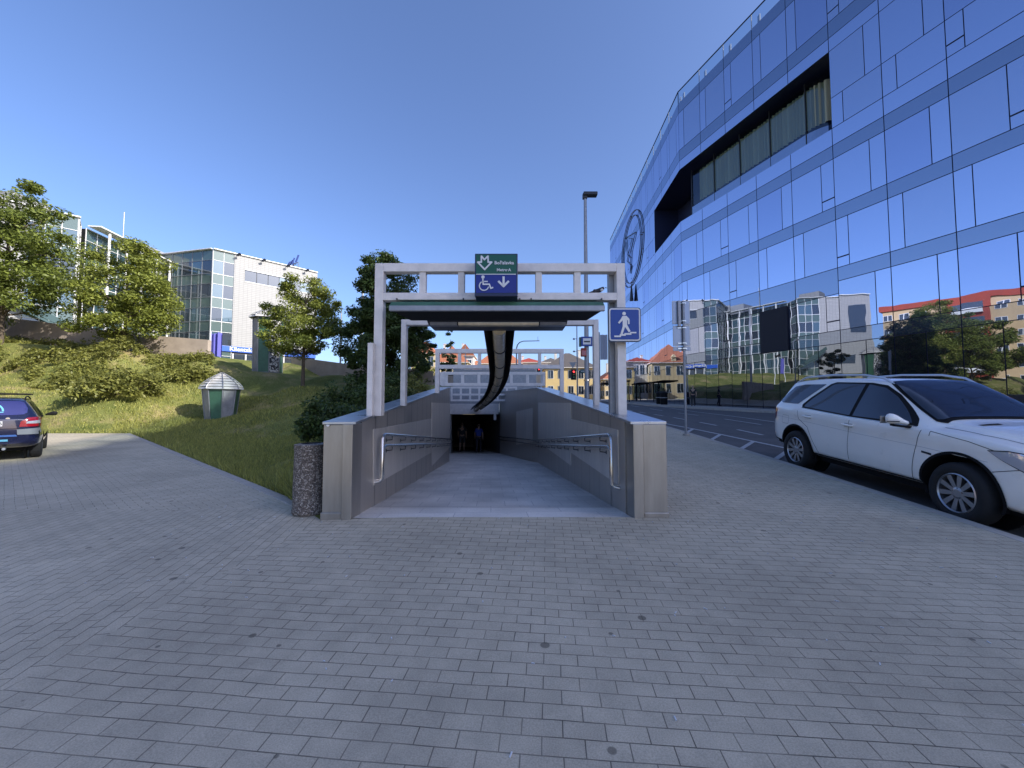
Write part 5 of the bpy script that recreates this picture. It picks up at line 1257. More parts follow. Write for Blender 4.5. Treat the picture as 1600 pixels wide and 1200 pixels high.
# traffic mast with curved arm
def mast(label, px, Y, pytop, pxend):
    x,_ = loc(px,600,Y); z = h(x,Y); t = empty('traffic_mast', (x,Y,z), label, 'mast'); zt = at(px,pytop,Y).z-z; L_ = at(pxend,pytop,Y).x-x
    s = 1 if L_ > 0 else -1
    mb = MB(); mb.tube([(0,0,0),(0,0,zt-1.2),(s*.15,0,zt-.6),(s*.5,0,zt-.2),(s*1.1,0,zt),(L_,0,zt+.05)], [.12,.1,.09,.08,.07,.06], 10); mb.build('pole', M['galv'], t, smooth=True)
    return t, x, z, zt, L_
def signal(parent, label, x, y, z, s=1.0, lit=0):
    t = empty('traffic_light', (x,y,z), label, 'traffic light')
    mb = MB(); mb.box(-.17*s,.17*s,-.1,.12,0,.95*s); mb.build('housing', M['black'], t, bevel=.03)
    mb = MB(); mb.box(-.30*s,.30*s,.13,.15,-.12,1.07*s); mb.build('backboard', M['darkmetal'], t)
    for i,(c) in enumerate(((.03,.2,.06),(.2,.12,.0),(.9,.03,.03))):
        mm = bpy.data.materials.get('signal_%d' % i) or mat('signal_%d' % i, c, .3, emit=(3 if i == 2 else 0))
        mb = MB(); zc = (.17+.3*i)*s; mb.cyl((0,-.1,zc),(0,-.115,zc),.1*s,14); mb.build('lens', mm, t)
        mb = MB(); mb.tube([(math.cos(a)*.115*s,-.12,zc+math.sin(a)*.115*s) for a in np.linspace(0,math.pi,8)], .012, 5); mb.build('visor', M['black'], t)
    return t
t, x, z, zt_, L_ = mast('grey traffic mast with curved arm over the far crossing', 807, 62, 533, 843)
mb = MB(); mb.tube([(L_*.93,0,zt_),(L_*.93,0,zt_+.7)], .03, 6); mb.build('camera_stub', M['galv'], t)
signal(None, 'traffic light hanging low beside the bent light channel', x+.6, 61.7, at(0,583,62).z, 1.3)
signal(None, 'smaller traffic light just left of the far frame post', loc(842,600,70)[0], 70, at(0,584,70).z, 1.0)
x,_ = loc(902,600,44); t, o_ = pole('traffic_pole', 'tall thin pole carrying red traffic light and cameras near the crossing', 'pole', x, 44, at(900,503,44).z, .09, .05)
zt_ = at(900,503,44).z-o_.z
for dz in (.9,2.3): 
    mb = MB(); mb.tube([(0,0,zt_-dz-1),(-.32,0,zt_-dz-1)], .03, 6); mb.lathe([(0,-.12),(.12,-.1),(.13,0),(.05,.08),(0,.09)], 12, o=(-.34,0,zt_-dz-1)); mb.build('camera', M['galv'], t, smooth=True)
signal(None, 'traffic light showing red on the tall thin pole', x-.42, 43.8, at(0,592,44).z, 1.0)
p = at(913,580,43.7); t = empty('street_sign', tuple(p), 'small green plate beside the red traffic light', 'sign'); mb = MB(); mb.box(-.45,.4,-.02,.02,-.22,.22); mb.build('plate', mat('street_plate',(.05,.12,.12),.5), t, bevel=.02); mb = MB(); mb.box(-.36,.31,-.026,-.02,-.04,.04); mb.build('stripe', M['white'], t)
p = at(895,571,43.7); t = empty('yield_sign', tuple(p), 'inverted triangle yield sign above the red traffic light', 'sign'); mb = MB(); mb.plate([(-.4,.35),(0,-.35),(.4,.35)], (0,0,0), (1,0,0), (0,0,1), .02); mb.build('plate', M['galv'], t)
x,_ = loc(690+37,600,48); pole('lamp_post', 'thin white lamp post behind the middle of the far frame', 'street lamp', x, 48, at(727,541,48).z, .07, .05, M['white'])
x,_ = loc(846,600,54); pole('white_post', 'short white post right of the upper railing', 'post', x, 54, at(846,574,54).z, .12, .12, M['white'])
x,_ = loc(532,560,38); t, o_ = pole('street_lamp', 'old grey lamp with curved arm between maple and dark tree', 'street lamp', x, 38, at(535,489,38).z, .09, .06)
zt_ = at(535,489,38).z-o_.z; mb = MB(); mb.tube([(0,0,zt_),(-.3,0,zt_+.35),(-1.0,0,zt_+.45)], [.06,.05,.05], 8); mb.box(-1.6,-.9,-.12,.12,zt_+.36,zt_+.52); mb.build('arm', M['galv'], t)
x,_ = loc(566,500,44); pole('street_lamp', 'thin pole top showing above the dark tree', 'street lamp', x, 44, at(566,422,44).z, .12, .12)
# banners
for i,(px0,px1,y0,y1,Y,lab) in enumerate(((936,948,523,562,24,'grey hanging banner left of the blue pedestrian sign post'),)):
    a, b = at(px0,y0,Y), at(px1,y1,Y); t = empty('banner', (a.x,Y,h(a.x,Y)), lab, 'banner'); zb_ = h(a.x,Y)
    mb = MB(); mb.cyl((0,0,0),(0,0,a.z-zb_+.15),.05,10); mb.build('pole', M['galv'], t, smooth=True)
    n_ = 10; vs = []; fs = []
    for k in range(n_+1):
        for zz in (a.z-zb_, b.z-zb_): vs.append((.06+(b.x-a.x)*k/n_, .04*math.sin(k*1.3), zz))
    for k in range(n_): fs.append((2*k,2*k+2,2*k+3,2*k+1))
    mb = MB(); mb.add(vs, fs); mb.build('cloth', fl2, t, smooth=True)
# bus shelters on the far pavement
def shelter(label, x, y, rz):
    t = empty('bus_shelter', (x,y,h(x,y)), label, 'bus shelter', rz=rz)
    mb = MB(); mb.box(-2.1,2.1,-.9,.9,2.45,2.62); mb.build('roof', M['black'], t, bevel=.02)
    for sx in (-1.9,0,1.9):
        mb = MB(); mb.box(sx-.05,sx+.05,.7,.8,0,2.45); mb.build('post', M['black'], t)
    mb = MB(); mb.box(-1.85,1.85,.74,.76,.3,2.3); mb.build('glass_panel', gl, t)
    mb = MB(); mb.box(-1.2,1.2,.3,.65,.45,.5); mb.box(-1.0,-.9,.4,.55,0,.45); mb.box(.9,1.0,.4,.55,0,.45); mb.build('bench', M['galv'], t)
shelter('black framed bus shelter between the pedestrian sign and the tower', 13.6, 50, R(-95)) 
shelter('second black bus shelter farther along the tower', 14.4, 60, R(-95))
for i,(x_,y_,lab) in enumerate(((14.0,36.6,'dark bin added at the tower foot in place of a dark reflection'),(14.2,38.2,'second dark bin added at the tower foot in place of a dark reflection'))):  # bins added to stand for dark shapes reflected low in the glass
    t = empty('stand_in_bin', (x_,y_,h(x_,y_)), lab, 'litter bin'); mb = MB(); mb.lathe([(0,0),(.28,0),(.32,.1),(.32,.95),(.36,.98),(.34,1.1),(.1,1.22),(0,1.22)], 18); mb.build('body', M['black'], t, smooth=True); mb = MB(); mb.lathe([(.335,.6),(.335,.66)], 18); mb.build('band', M['galv'], t)
# small ground litter: cigarette ends and leaves on the paving
rs = np.random.RandomState(3)
t = MB()
for _ in range(170):
    X = rs.uniform(-4,4.6); Y = 1.6+rs.rand()**.7*5
    if in_poly(X,Y,HOLE) or not in_poly(X,Y,PAV): continue
    a = rs.uniform(0,math.pi); c, s = math.cos(a), math.sin(a); z = h(X,Y)+.006; l = rs.uniform(.004,.014)
    t.bar((X-c*l,Y-s*l,z),(X+c*l,Y+s*l,z),.006,.005)
tag(t.build('litter_specks', M['signwhite']), kind='stuff')
# ------------------------------------------------------------------ cars
def cr_interp(xk, yk, x):        # smooth monotone-ish cubic interpolation
    xk = np.array(xk, float); yk = np.array(yk, float); m = np.zeros_like(yk); d = np.diff(yk)/np.diff(xk)
    m[1:-1] = np.where(d[1:]*d[:-1] > 0, 2*d[1:]*d[:-1]/(d[1:]+d[:-1]+1e-12), 0); m[0] = d[0]; m[-1] = d[-1]
    i = np.clip(np.searchsorted(xk, x)-1, 0, len(xk)-2); h_ = xk[i+1]-xk[i]; t = (x-xk[i])/h_
    return (2*t**3-3*t**2+1)*yk[i]+(t**3-2*t**2+t)*h_*m[i]+(-2*t**3+3*t**2)*yk[i+1]+(t**3-t**2)*h_*m[i+1]
class Car:
    def __init__(s, K, nst=110):
        s.K = K; xs0, xs1 = K['hw'][0][0], K['hw'][0][-1]
        u = np.linspace(0, 1, nst); xs = xs0+(xs1-xs0)*(u-np.sin(2*np.pi*u)/(2*np.pi)*.75)
        g = lambda n: cr_interp(*K[n], xs)
        hw, zb, zs, zt, tw, tz = g('hw'), g('zb'), g('zs'), g('zt'), g('tw'), g('tz')
        secs = []
        for i in range(nst):
            W, B, S_, T, U, D = hw[i], zb[i], zs[i], zt[i], tw[i], tz[i]
            pts = [(0,B),(.72*W,B),(.93*W,B+.05),(.985*W,B+.22*(S_-B)),(1.0*W,B+.45*(S_-B)),(.985*W,B+.72*(S_-B)),(.985*W,B+.86*(S_-B)),(.955*W,S_)]
            pts += [(.945*W*.5+U*.5+.012,(S_+T-D)*.5),(U,T-D),(U*.9,T-D*.35),(U*.6,T-D*.08),(0,T)]
            secs.append(pts)
        S = np.array(secs); nk = S.shape[1]; tt = np.arange(nk); n2 = 8; fine = np.linspace(0, nk-1, (nk-1)*n2+1)
        out = np.zeros((nst, len(fine), 2))
        for i in range(nst):
            for c in range(2):
                y = S[i,:,c]; P = np.concatenate([[2*y[0]-y[1]], y, [2*y[-1]-y[-2]]]); k = np.minimum(fine.astype(int), nk-2); t = fine-k
                a, b, c_, d = P[k], P[k+1], P[k+2], P[k+3]
                out[i,:,c] = .5*(2*b+(c_-a)*t*.9+(2*a-5*b+4*c_-d)*t*t*.9+(3*b-a-3*c_+d)*t**3*.9+(b*0)) if False else .5*((2*b)+(c_-a)*t+(2*a-5*b+4*c_-d)*t*t+(3*b-a-3*c_+d)*t**3)
        out[:,0,0] = 0; out[:,-1,0] = 0; out[:,:,0] = np.maximum(out[:,:,0], 0)
        V = []; nf = len(fine)
        for i in range(nst):
            V += [(xs[i], p[0], p[1]) for p in out[i]]+[(xs[i], -p[0], p[1]) for p in out[i][1:-1][::-1]]
        n = 2*nf-2; Fs = [(i*n+k, i*n+(k+1)%n, (i+1)*n+(k+1)%n, (i+1)*n+k) for i in range(nst-1) for k in range(n)]
        Fs += [tuple(range(n-1,-1,-1)), tuple((nst-1)*n+k for k in range(n))]
        s.V, s.F = V, Fs; s.bvh = BVHTree.FromPolygons(V, Fs)
    def body(s, parent, mt, arches):
        mb = MB(); mb.add(s.V, s.F); o = mb.build('body', [mt, M['black']], None, smooth=True)
        cut = MB()
        for (x, z, r) in arches:
            for sd in (-1, 1): cut.cyl((x, sd*.56, z), (x, sd*1.3, z), r, 48)
        c = cut.build('cut', [M['black'], M['black']]); 
        bm = o.modifiers.new('b', 'BOOLEAN'); bm.object = c; bm.operation = 'DIFFERENCE'; bm.solver = 'EXACT'
        try: bm.material_mode = 'TRANSFER'
        except Exception: pass
        dg = bpy.context.evaluated_depsgraph_get(); me = bpy.data.meshes.new_from_object(o.evaluated_get(dg)); bpy.data.objects.remove(o); bpy.data.objects.remove(c)
        try: me.set_sharp_from_angle(angle=R(38))
        except Exception: pass
        b = bpy.data.objects.new('body', me); COL.objects.link(b); b.parent = parent; return b
    def patch(s, name, poly, kind, mt, parent, off=.005, cell=.06, side=-1, th=0):
        """a sheet lying on the body: poly in (x,z) seen from the side, (x,y) from above, (y,z) from an end"""
        bm = bmesh.new(); f = bm.faces.new([bm.verts.new((a,b,0)) for a,b in poly])
        xs = [p[0] for p in poly]; ys = [p[1] for p in poly]
        for ax, lo, hi in ((0,min(xs),max(xs)),(1,min(ys),max(ys))):
            k = lo+cell
            while k < hi-1e-4:
                co = [0,0,0]; no = [0,0,0]; co[ax] = k; no[ax] = 1
                bmesh.ops.bisect_plane(bm, geom=bm.verts[:]+bm.edges[:]+bm.faces[:], plane_co=co, plane_no=no, dist=1e-5); k += cell
        bm.verts.index_update(); V = []; ok = True
        for v in bm.verts:
            a, b = v.co.x, v.co.y
            if kind == 'side': o, d = Vector((a, side*3, b)), Vector((0,-side,0))
            elif kind == 'top': o, d = Vector((a, b, 4)), Vector((0,0,-1))
            elif kind == 'front': o, d = Vector((4, a, b)), Vector((-1,0,0))
            elif kind == 'rear': o, d = Vector((-4, a, b)), Vector((1,0,0))
            elif kind == 'corner': 
                dd = Vector((-.8,-side*.6,0)).normalized(); rt = Vector((-dd.y*1, dd.x, 0)); o, d = Vector((2.0,side*.6,b))+rt*a-dd*3, dd
            elif kind == 'cornerrear':
                dd = Vector((.8,-side*.6,0)).normalized(); rt = Vector((-dd.y, dd.x, 0)); o, d = Vector((-1.95,side*.6,b))+rt*a-dd*3, dd
            hloc, nrm, _, _ = s.bvh.ray_cast(o, d)
            if hloc is None: hloc, nrm, _, _ = s.bvh.find_nearest(o+d*2.2)
            if nrm.dot(d) > 0: nrm = -nrm
            V.append(tuple(hloc+nrm*off))
        mb = MB(); mb.add(V, [tuple(v.index for v in f.verts) for f in bm.faces]); bm.free()
        o = mb.build(name, mt, parent, smooth=True)
        if th: sol = o.modifiers.new('t','SOLIDIFY'); sol.thickness = th; sol.offset = 0
        return o
    def line(s, name, pts, kind, mt, parent, w=.007, side=-1, off=.002, n=14):
        out = []
        for (a, b) in zip(pts[:-1], pts[1:]):
            for k in range(n): out.append((a[0]+(b[0]-a[0])*k/n, a[1]+(b[1]-a[1])*k/n))
        out.append(pts[-1]); P = []
        for a, b in out:
            if kind == 'side': o, d = Vector((a, side*3, b)), Vector((0,-side,0))
            elif kind == 'top': o, d = Vector((a, b, 4)), Vector((0,0,-1))
            else: o, d = Vector((-4, a, b)), Vector((1,0,0))
            hl, nr, _, _ = s.bvh.ray_cast(o, d)
            if hl is None: continue
            if nr.dot(d) > 0: nr = -nr
            P.append((hl+nr*off, nr))
        mb = MB()
        for (p, n1), (q, n2) in zip(P[:-1], P[1:]):
            dd = (q-p); 
            if dd.length < 1e-5: continue
            sd = dd.normalized().cross(n1)*w/2; mb.quad(p-sd, p+sd, q+sd, q-sd)
        return mb.build(name, mt, parent)
def wheel(parent, x, y, z, r, rw, side, spokes=10, rim=.245, steer=0, rimm=None):
    e = bpy.data.objects.new('wheel', None); COL.objects.link(e); e.parent = parent; e.location = (x,y,z); e.rotation_euler = (0,0,steer)
    s = side; mb = MB()
    # lathe about y axis
    def lat(prof, n, m=0, mb=mb):
        vs = []; 
        for rr_, yy in prof: vs += [(rr_*math.cos(2*math.pi*k/n), s*yy, rr_*math.sin(2*math.pi*k/n)) for k in range(n)]
        mb.add(vs, [(i*n+k, i*n+(k+1)%n, (i+1)*n+(k+1)%n, (i+1)*n+k) for i in range(len(prof)-1) for k in range(n)], m)
    lat([(rim,-rw/2),(r-.03,-rw/2),(r-.005,-rw/2+.03),(r,-rw/2+.05),(r,rw/2-.05),(r-.006,rw/2-.03),(r-.03,rw/2-.004),(rim+.05,rw/2+.004),(rim+.01,rw/2-.004),(rim,rw/2-.014)], 48)
    mb.build('tyre', M['tyre'], e, smooth=True)
    mb = MB(); lat([(rim,rw/2-.014),(rim-.012,rw/2-.006),(rim-.022,rw/2-.02),(rim-.03,rw/2-.10),(rim-.05,-rw/2)], 48, 0, mb)
    yo = rw/2-.035
    for k in range(spokes):
        a = 2*math.pi*(k+.25)/spokes; c, sn = math.cos(a), math.sin(a); t = Vector((-sn,0,c)); rd = Vector((c,0,sn))
        w0, w1 = .030*(10/spokes)**.5, .021*(10/spokes)**.5
        p0, p1 = rd*.05, rd*(rim-.015)
        v = []
        for (p, w, d0, d1) in ((p0,w1,.0,.05),(p1,w0,-.012,.035)):
            for sg in (-1,1):
                v.append(p+t*w*sg+Vector((0,s*(yo-d0),0))); v.append(p+t*w*sg*.7+Vector((0,s*(yo-d1),0)))
        # v: 0 near-left-front 1 near-left-back 2 near-right-front 3 near-right-back 4..7 far
        mb.add(v, [(0,2,6,4),(1,5,7,3),(0,4,5,1),(2,3,7,6),(0,1,3,2),(4,6,7,5)])
    lat([(.0,yo+.012),(.045,yo+.010),(.072,yo+.0),(.078,yo-.03),(.05,yo-.05)], 24, 0, mb)
    ro = mb.build('rim', rimm or M['rim'], e)
    for pl in ro.data.polygons: pl.use_smooth = False
    mb = MB()
    for k in range(5):
        a = 2*math.pi*k/5+.3; p = Vector((.055*math.cos(a),0,.055*math.sin(a))); mb.cyl(p+Vector((0,s*(yo-.02),0)), p+Vector((0,s*(yo+.006),0)), .011, 8)
    mb.build('wheel_bolts', M['darkmetal'], e)
    mb = MB(); lat([(0,yo-.09),(.13,yo-.09),(.15,yo-.10),(.15,yo-.12)], 24, 0, mb); lat([(rim-.05,-rw/2+.01),(0,-rw/2+.01)], 24, 0, mb); mb.build('brake_disc', M['galv'] if False else M['darkmetal'], e)
    return e
# --- white SUV
K = dict(
 hw=([-2.42,-2.38,-2.28,-2.05,-1.5,-.5,.6,1.4,1.85,2.12,2.28,2.36,2.39],[.62,.74,.85,.915,.955,.963,.963,.958,.93,.86,.74,.60,.50]),
 zb=([-2.42,-2.2,-1.9,-1,1,1.9,2.2,2.39],[.50,.40,.36,.33,.33,.28,.26,.36]),
 zs=([-2.42,-2.3,-2.0,-1.2,0,.8,1.3,1.8,2.1,2.3,2.39],[1.03,1.16,1.19,1.17,1.11,1.07,1.06,1.01,.94,.83,.72]),
 zt=([-2.42,-2.36,-2.28,-2.12,-1.98,-1.8,-1.4,-.8,-.3,.1,.45,.8,1.08,1.2,1.6,1.95,2.15,2.3,2.39],[1.04,1.18,1.34,1.58,1.67,1.70,1.725,1.742,1.738,1.71,1.575,1.385,1.235,1.20,1.155,1.09,1.02,.92,.75]),
 tw=([-2.42,-2.3,-2.0,-1.2,0,.3,.7,1.1,1.5,2.0,2.39],[.52,.60,.63,.655,.655,.65,.68,.74,.74,.66,.40]),
 tz=([-2.42,-2.2,-1.9,-1,0,.4,.8,1.1,1.3,2.0,2.39],[.01,.06,.07,.07,.07,.075,.08,.075,.055,.05,.01]))
car = Car(K)
Yc = 6.27; xc = 6.33; slope = (hr(xc,7.7)-hr(xc,4.8))/2.9; zc0 = hr(xc,Yc)
suv = empty('parked_car', (xc+.07,Yc+.03,zc0), 'white estate style off road car with roof rails parked at the kerb', 'car')
suv.rotation_euler = (0, math.atan(slope), R(-90+.6)); suv.rotation_mode = 'XYZ'
# local +x faces the camera; pitch: nose lower
suv.rotation_euler = Matrix.Rotation(R(-90), 3, 'Z').to_euler()
Mr = Matrix.Rotation(-math.atan(slope)*-1, 3, 'X') @ Matrix.Rotation(R(-92.5), 3, 'Z'); suv.rotation_euler = Mr.to_euler()
suv.scale = (1,1,1.015)
CW = M['carwhite']
WF, WR_, RW = 1.45, -1.465, .38
car.body(suv, CW, [(WF,.39,.445),(WR_,.39,.445)])
for sd in (-1,1):
    for wx in (WF, WR_):
        mb = MB(); n = 40; vs = []; 
        for k in range(n+1):
            a = R(-18)+R(216)*k/n
            for rr_, yy in ((.436,.60),(.436,.955),(.468,.962)): 
                yq = yy if yy == .60 else None
                if yq is None:
                    X_, Z_ = wx+rr_*math.cos(a), .39+rr_*math.sin(a); hl, nr, _, _ = car.bvh.ray_cast(Vector((X_, sd*3, max(Z_,.36))), Vector((0,-sd,0))); yq = abs(hl.y)+.011 if hl else yy
                vs.append((wx+rr_*math.cos(a), sd*yq, .39+rr_*math.sin(a)))
        fs = [(3*i+j, 3*i+j+1, 3*i+j+4, 3*i+j+3) for i in range(n) for j in (0,1)]
        mb.add(vs, fs, 0); mb.build('wheel_arch', M['black'], suv, smooth=True)
        mb = MB(); mb.cyl((wx,sd*.57,.39),(wx,sd*.60,.39),.44,32); mb.build('arch_liner', M['black'], suv)
        wheel(suv, wx, sd*.85, .365, .365, .235, sd, 10, .238, steer=(R(-3) if wx > 0 else 0))
for sd in (-1,1):
    for nm, P in (('front_window',[(.80,1.13),(.62,1.29),(.40,1.46),(.17,1.59),(-.10,1.635),(-.13,1.635),(-.16,1.14)]),
                  ('rear_window',[(-.22,1.14),(-.20,1.64),(-.78,1.64),(-.87,1.615),(-1.18,1.36),(-1.28,1.25),(-1.30,1.205),(-1.25,1.20)]),
                  ('quarter_window',[(-1.50,1.24),(-1.27,1.43),(-1.03,1.625),(-1.60,1.61),(-1.88,1.565),(-2.12,1.31),(-2.10,1.26),(-2.0,1.24)])):
        car.patch(nm, P, 'side', M['carblack'], suv, side=sd, off=.006)
    car.patch('window_surround', [(.90,1.10),(.83,1.19),(.64,1.335),(.41,1.50),(.17,1.63),(-.10,1.665),(-.82,1.665),(-.93,1.63),(-1.25,1.37),(-1.37,1.24),(-1.34,1.175),(-.2,1.115),(.86,1.09)], 'side', M['black'], suv, side=sd, off=.003)
    car.line('belt_trim', [(.9,1.09),(-.2,1.113),(-1.36,1.175)], 'side', M['chrome'], suv, w=.010, side=sd, off=.008)
    for P in ([(.98,1.06),(.93,.80),(.88,.40)], [(-.19,1.07),(-.19,.40)], [(-.87,.42),(-1.0,.62),(-1.14,.84),(-1.40,.97),(-1.44,1.12)], [(1.10,1.06),(1.55,1.0),(1.95,.90)], [(1.80,.70),(2.05,.78)], [(1.1,1.06),(1.1,1.0)]):
        car.line('panel_gap', P, 'side', M['darkmetal'], suv, w=.008, side=sd)
    car.patch('sill_trim', [(.98,.335),(.98,.40),(-1.0,.40),(-1.0,.335)], 'side', M['black'], suv, side=sd, off=.012)
    car.line('sill_chrome', [(.98,.405),(-1.0,.405)], 'side', M['chrome'], suv, w=.016, side=sd, off=.015)
    car.line('crease_shade_line', [(1.75,.80),(1.0,.845),(0,.875),(-1.1,.93),(-2.2,.97)], 'side', mat('crease_shade%d'%sd,(.60,.59,.56),.3,coat=1), suv, w=.007, side=sd, off=.001)  # thin darker stripe, paints the shade along the body crease
    car.patch('bumper_trim', [(-2.38,.42),(-2.36,.53),(-1.95,.50),(-1.93,.38),(-2.2,.38)], 'side', M['black'], suv, side=sd, off=.006)
    car.patch('badge', [(1.02,.775),(1.15,.76),(1.15,.785),(1.02,.80)], 'side', M['darkmetal'], suv, side=sd, off=.007, cell=.2)
    for hx in (-.08, -1.02):
        zz = .985 if hx > -.5 else 1.03; hl, nr, _, _ = car.bvh.ray_cast(Vector((hx-.1,sd*3,zz)), Vector((0,-sd,0))); yy = hl.y
        mb = MB(); mb.tube([(hx-.02,yy-sd*.01,zz),(hx-.04,yy+sd*.035,zz),(hx-.2,yy+sd*.035,zz+.006),(hx-.22,yy-sd*.01,zz+.006)], [.012,.017,.017,.012], 8); mb.build('door_handle', CW, suv, smooth=True)
        car.patch('handle_recess_shade', [(hx-.03,zz-.03),(hx-.20,zz-.03),(hx-.20,zz+.03),(hx-.03,zz+.03)], 'side', mat('handle_shade%d%d'%(sd,hx<-.5),(.45,.44,.42),.3), suv, side=sd, off=.002)  # flat darker patch, paints the shade behind the handle
    car.line('fuel_cap', [(-1.72,1.0),(-1.90,1.0),(-1.92,.98),(-1.92,.86),(-1.90,.84),(-1.72,.84),(-1.70,.86),(-1.70,.98),(-1.72,1.0)], 'side', M['darkmetal'], suv, w=.004, side=sd, n=4)
    # mirror
    my = sd*1.02
    o = skin('mirror', [((.78,sd*.90,1.12),.03,.03),((.76,sd*.98,1.15),.045,.04),((.72,sd*1.06,1.185),.06,.085),((.70,sd*1.15,1.185),.052,.075)], [(0,1),(1,2),(2,3)], CW, suv)
    mb = MB(); mb.box(.655,.662,min(sd*1.0,sd*1.18),max(sd*1.0,sd*1.18),1.115,1.215); mb.build('mirror_glass', M['chrome'], suv)
    mb = MB(); mb.bar((.80,sd*.88,1.075),(.74,sd*1.10,1.10),.08,.03); mb.build('mirror_foot', M['black'], suv, bevel=.01)
    mb = MB(); mb.bar((.785,sd*1.02,1.15),(.765,sd*1.18,1.15),.004,.014); mb.build('mirror_trim', M['darkmetal'], suv)
    # roof rails
    rp = []
    for x_, dz in ((.22,-.0),(.05,.045),(-.3,.075),(-1.0,.078),(-1.7,.065),(-1.95,.0)):
        yr = .60; hl, nr, _, _ = car.bvh.ray_cast(Vector((x_,sd*yr,4)), Vector((0,0,-1))); rp.append((x_, sd*yr, hl.z+dz))
    mb = MB(); mb.tube(rp, [.012,.018,.018,.018,.018,.012], 8); mb.build('roof_rail', mat('rail_silver%d'%sd,(.62,.62,.63),.3,.7), suv, smooth=True)
    # lights
    hp = [(a_, b_+.055) for a_, b_ in [(1.76,.868),(1.93,.888),(2.12,.872),(2.26,.825),(2.345,.76),(2.335,.69),(2.24,.655),(2.05,.70),(1.90,.78)]]
    hc = (2.10,.84)
    car.patch('headlight_rim', [(hc[0]+(a-hc[0])*1.06, hc[1]+(b-hc[1])*1.12) for a,b in hp], 'side', M['darkmetal'], suv, side=sd, off=.004, cell=.04)
    car.patch('headlight', hp, 'side', M['lens'], suv, side=sd, off=.008, cell=.04)
    car.patch('projector', [(2.10+.05*math.cos(k*.6283), .83+.05*math.sin(k*.6283)) for k in range(10)], 'side', M['carblack'], suv, side=sd, off=.012, cell=.05)
    car.patch('projector', [(2.235+.045*math.cos(k*.6283), .79+.045*math.sin(k*.6283)) for k in range(10)], 'side', M['darkmetal'], suv, side=sd, off=.012, cell=.05)
    car.patch('tail_light', [(-2.20,.90),(-2.34,.86),(-2.38,1.0),(-2.34,1.09),(-2.20,1.12),(-2.12,1.10)], 'side', M['red'], suv, side=sd, off=.006, cell=.05)
    car.patch('bumper_intake', [(sd*.42,.44),(sd*.70,.50),(sd*.66,.56),(sd*.42,.58)], 'front', M['black'], suv, off=.006, cell=.05)
    car.patch('bonnet_vent', [(1.32,sd*.34),(1.36,sd*.62),(1.40,sd*.60),(1.38,sd*.34)], 'top', M['black'], suv, off=.006, cell=.05)
    car.line('bonnet_gap', [(1.16,sd*.80),(1.6,sd*.80),(2.0,sd*.72),(2.2,sd*.6)], 'top', M['darkmetal'], suv, w=.008)
    mb = MB(); mb.tube([(1.10,sd*.1,1.20),(.86,sd*.35,1.345)], .008, 5); mb.build('wiper', M['black'], suv)
ws = [(1.06,-.70),(1.07,.70),(1.00,.735),(.22,.60),(.18,.55),(.15,.3),(.145,0),(.15,-.3),(.18,-.55),(.22,-.60),(1.00,-.735)]
car.patch('windscreen', ws, 'top', M['carblack'], suv, off=.013, cell=.05)
car.patch('windscreen_edge', [(1.12,-.72),(1.12,.72),(1.01,.76),(.20,.625),(.15,.56),(.115,.3),(.11,0),(.115,-.3),(.15,-.56),(.20,-.625),(1.01,-.76)], 'top', M['black'], suv, off=.006, cell=.05)
0 and car.patch('sunroof', [(-.05,-.42),(-.05,.42),(-1.2,.42),(-1.2,-.42)], 'top', M['carblack'], suv, off=.004, cell=.1)
car.patch('rear_screen', [(-.60,1.18),(.60,1.18),(.52,1.58),(-.52,1.58)], 'rear', M['carblack'], suv, off=.006, cell=.08)
car.patch('grille', [(-.42,.60),(.42,.60),(.48,.84),(-.48,.84)], 'front', M['darkmetal'], suv, off=.008, cell=.08)
car.patch('lower_intake', [(-.6,.36),(.6,.36),(.55,.48),(-.55,.48)], 'front', M['black'], suv, off=.006, cell=.08)
for z_ in (.67,.76):
    car.line('grille_bar', [(-.45,z_),(.45,z_)], 'rear', M['chrome'], suv, w=.0001) if False else None
mb = MB(); mb.box(2.40,2.41,-.26,.26,.47,.58); mb.build('number_plate', M['white'], suv)
mb = MB(); mb.box(-1.9,2.0,-.8,.8,.26,.34); mb.build('underbody', M['black'], suv)

# --- dark blue estate seen from behind at the left edge
K2 = dict(
 hw=([-2.10,-2.05,-1.9,-1.5,-.5,.6,1.4,1.8,2.0,2.08],[.64,.74,.81,.845,.85,.85,.83,.78,.66,.5]),
 zb=([-2.10,-1.9,-1,1,1.8,2.08],[.40,.30,.26,.26,.26,.34]),
 zs=([-2.10,-1.9,-1.2,0,.8,1.4,1.9,2.08],[.93,.98,.97,.94,.92,.86,.76,.62]),
 zt=([-2.10,-2.04,-1.93,-1.80,-1.6,-1.2,-.4,.1,.5,.9,1.2,1.7,2.0,2.08],[.95,1.05,1.24,1.40,1.445,1.47,1.475,1.42,1.24,1.04,.98,.88,.76,.64]),
 tw=([-2.10,-1.95,-1.7,-1,0,.4,.9,1.4,2.08],[.60,.60,.585,.59,.59,.60,.66,.64,.4]),
 tz=([-2.10,-1.9,-1.6,-1,0,.5,.9,1.3,2.08],[.01,.06,.09,.09,.09,.09,.06,.05,.01]))
c2_ = Car(K2, 90)
cx, cy = -11.68, 8.80; hd = Vector((-.74,.67)); hd.normalize()
ctr = Vector((cx,cy))+hd*2.1
bc = empty('parked_car', (ctr.x,ctr.y,h(ctr.x,ctr.y)), 'dark blue estate car with a round rear window sticker, cut off by the left edge', 'car', rz=math.atan2(hd.y,hd.x))
CB = M['carblue']
c2_.body(bc, CB, [(1.25,.30,.345),(-1.30,.30,.345)])
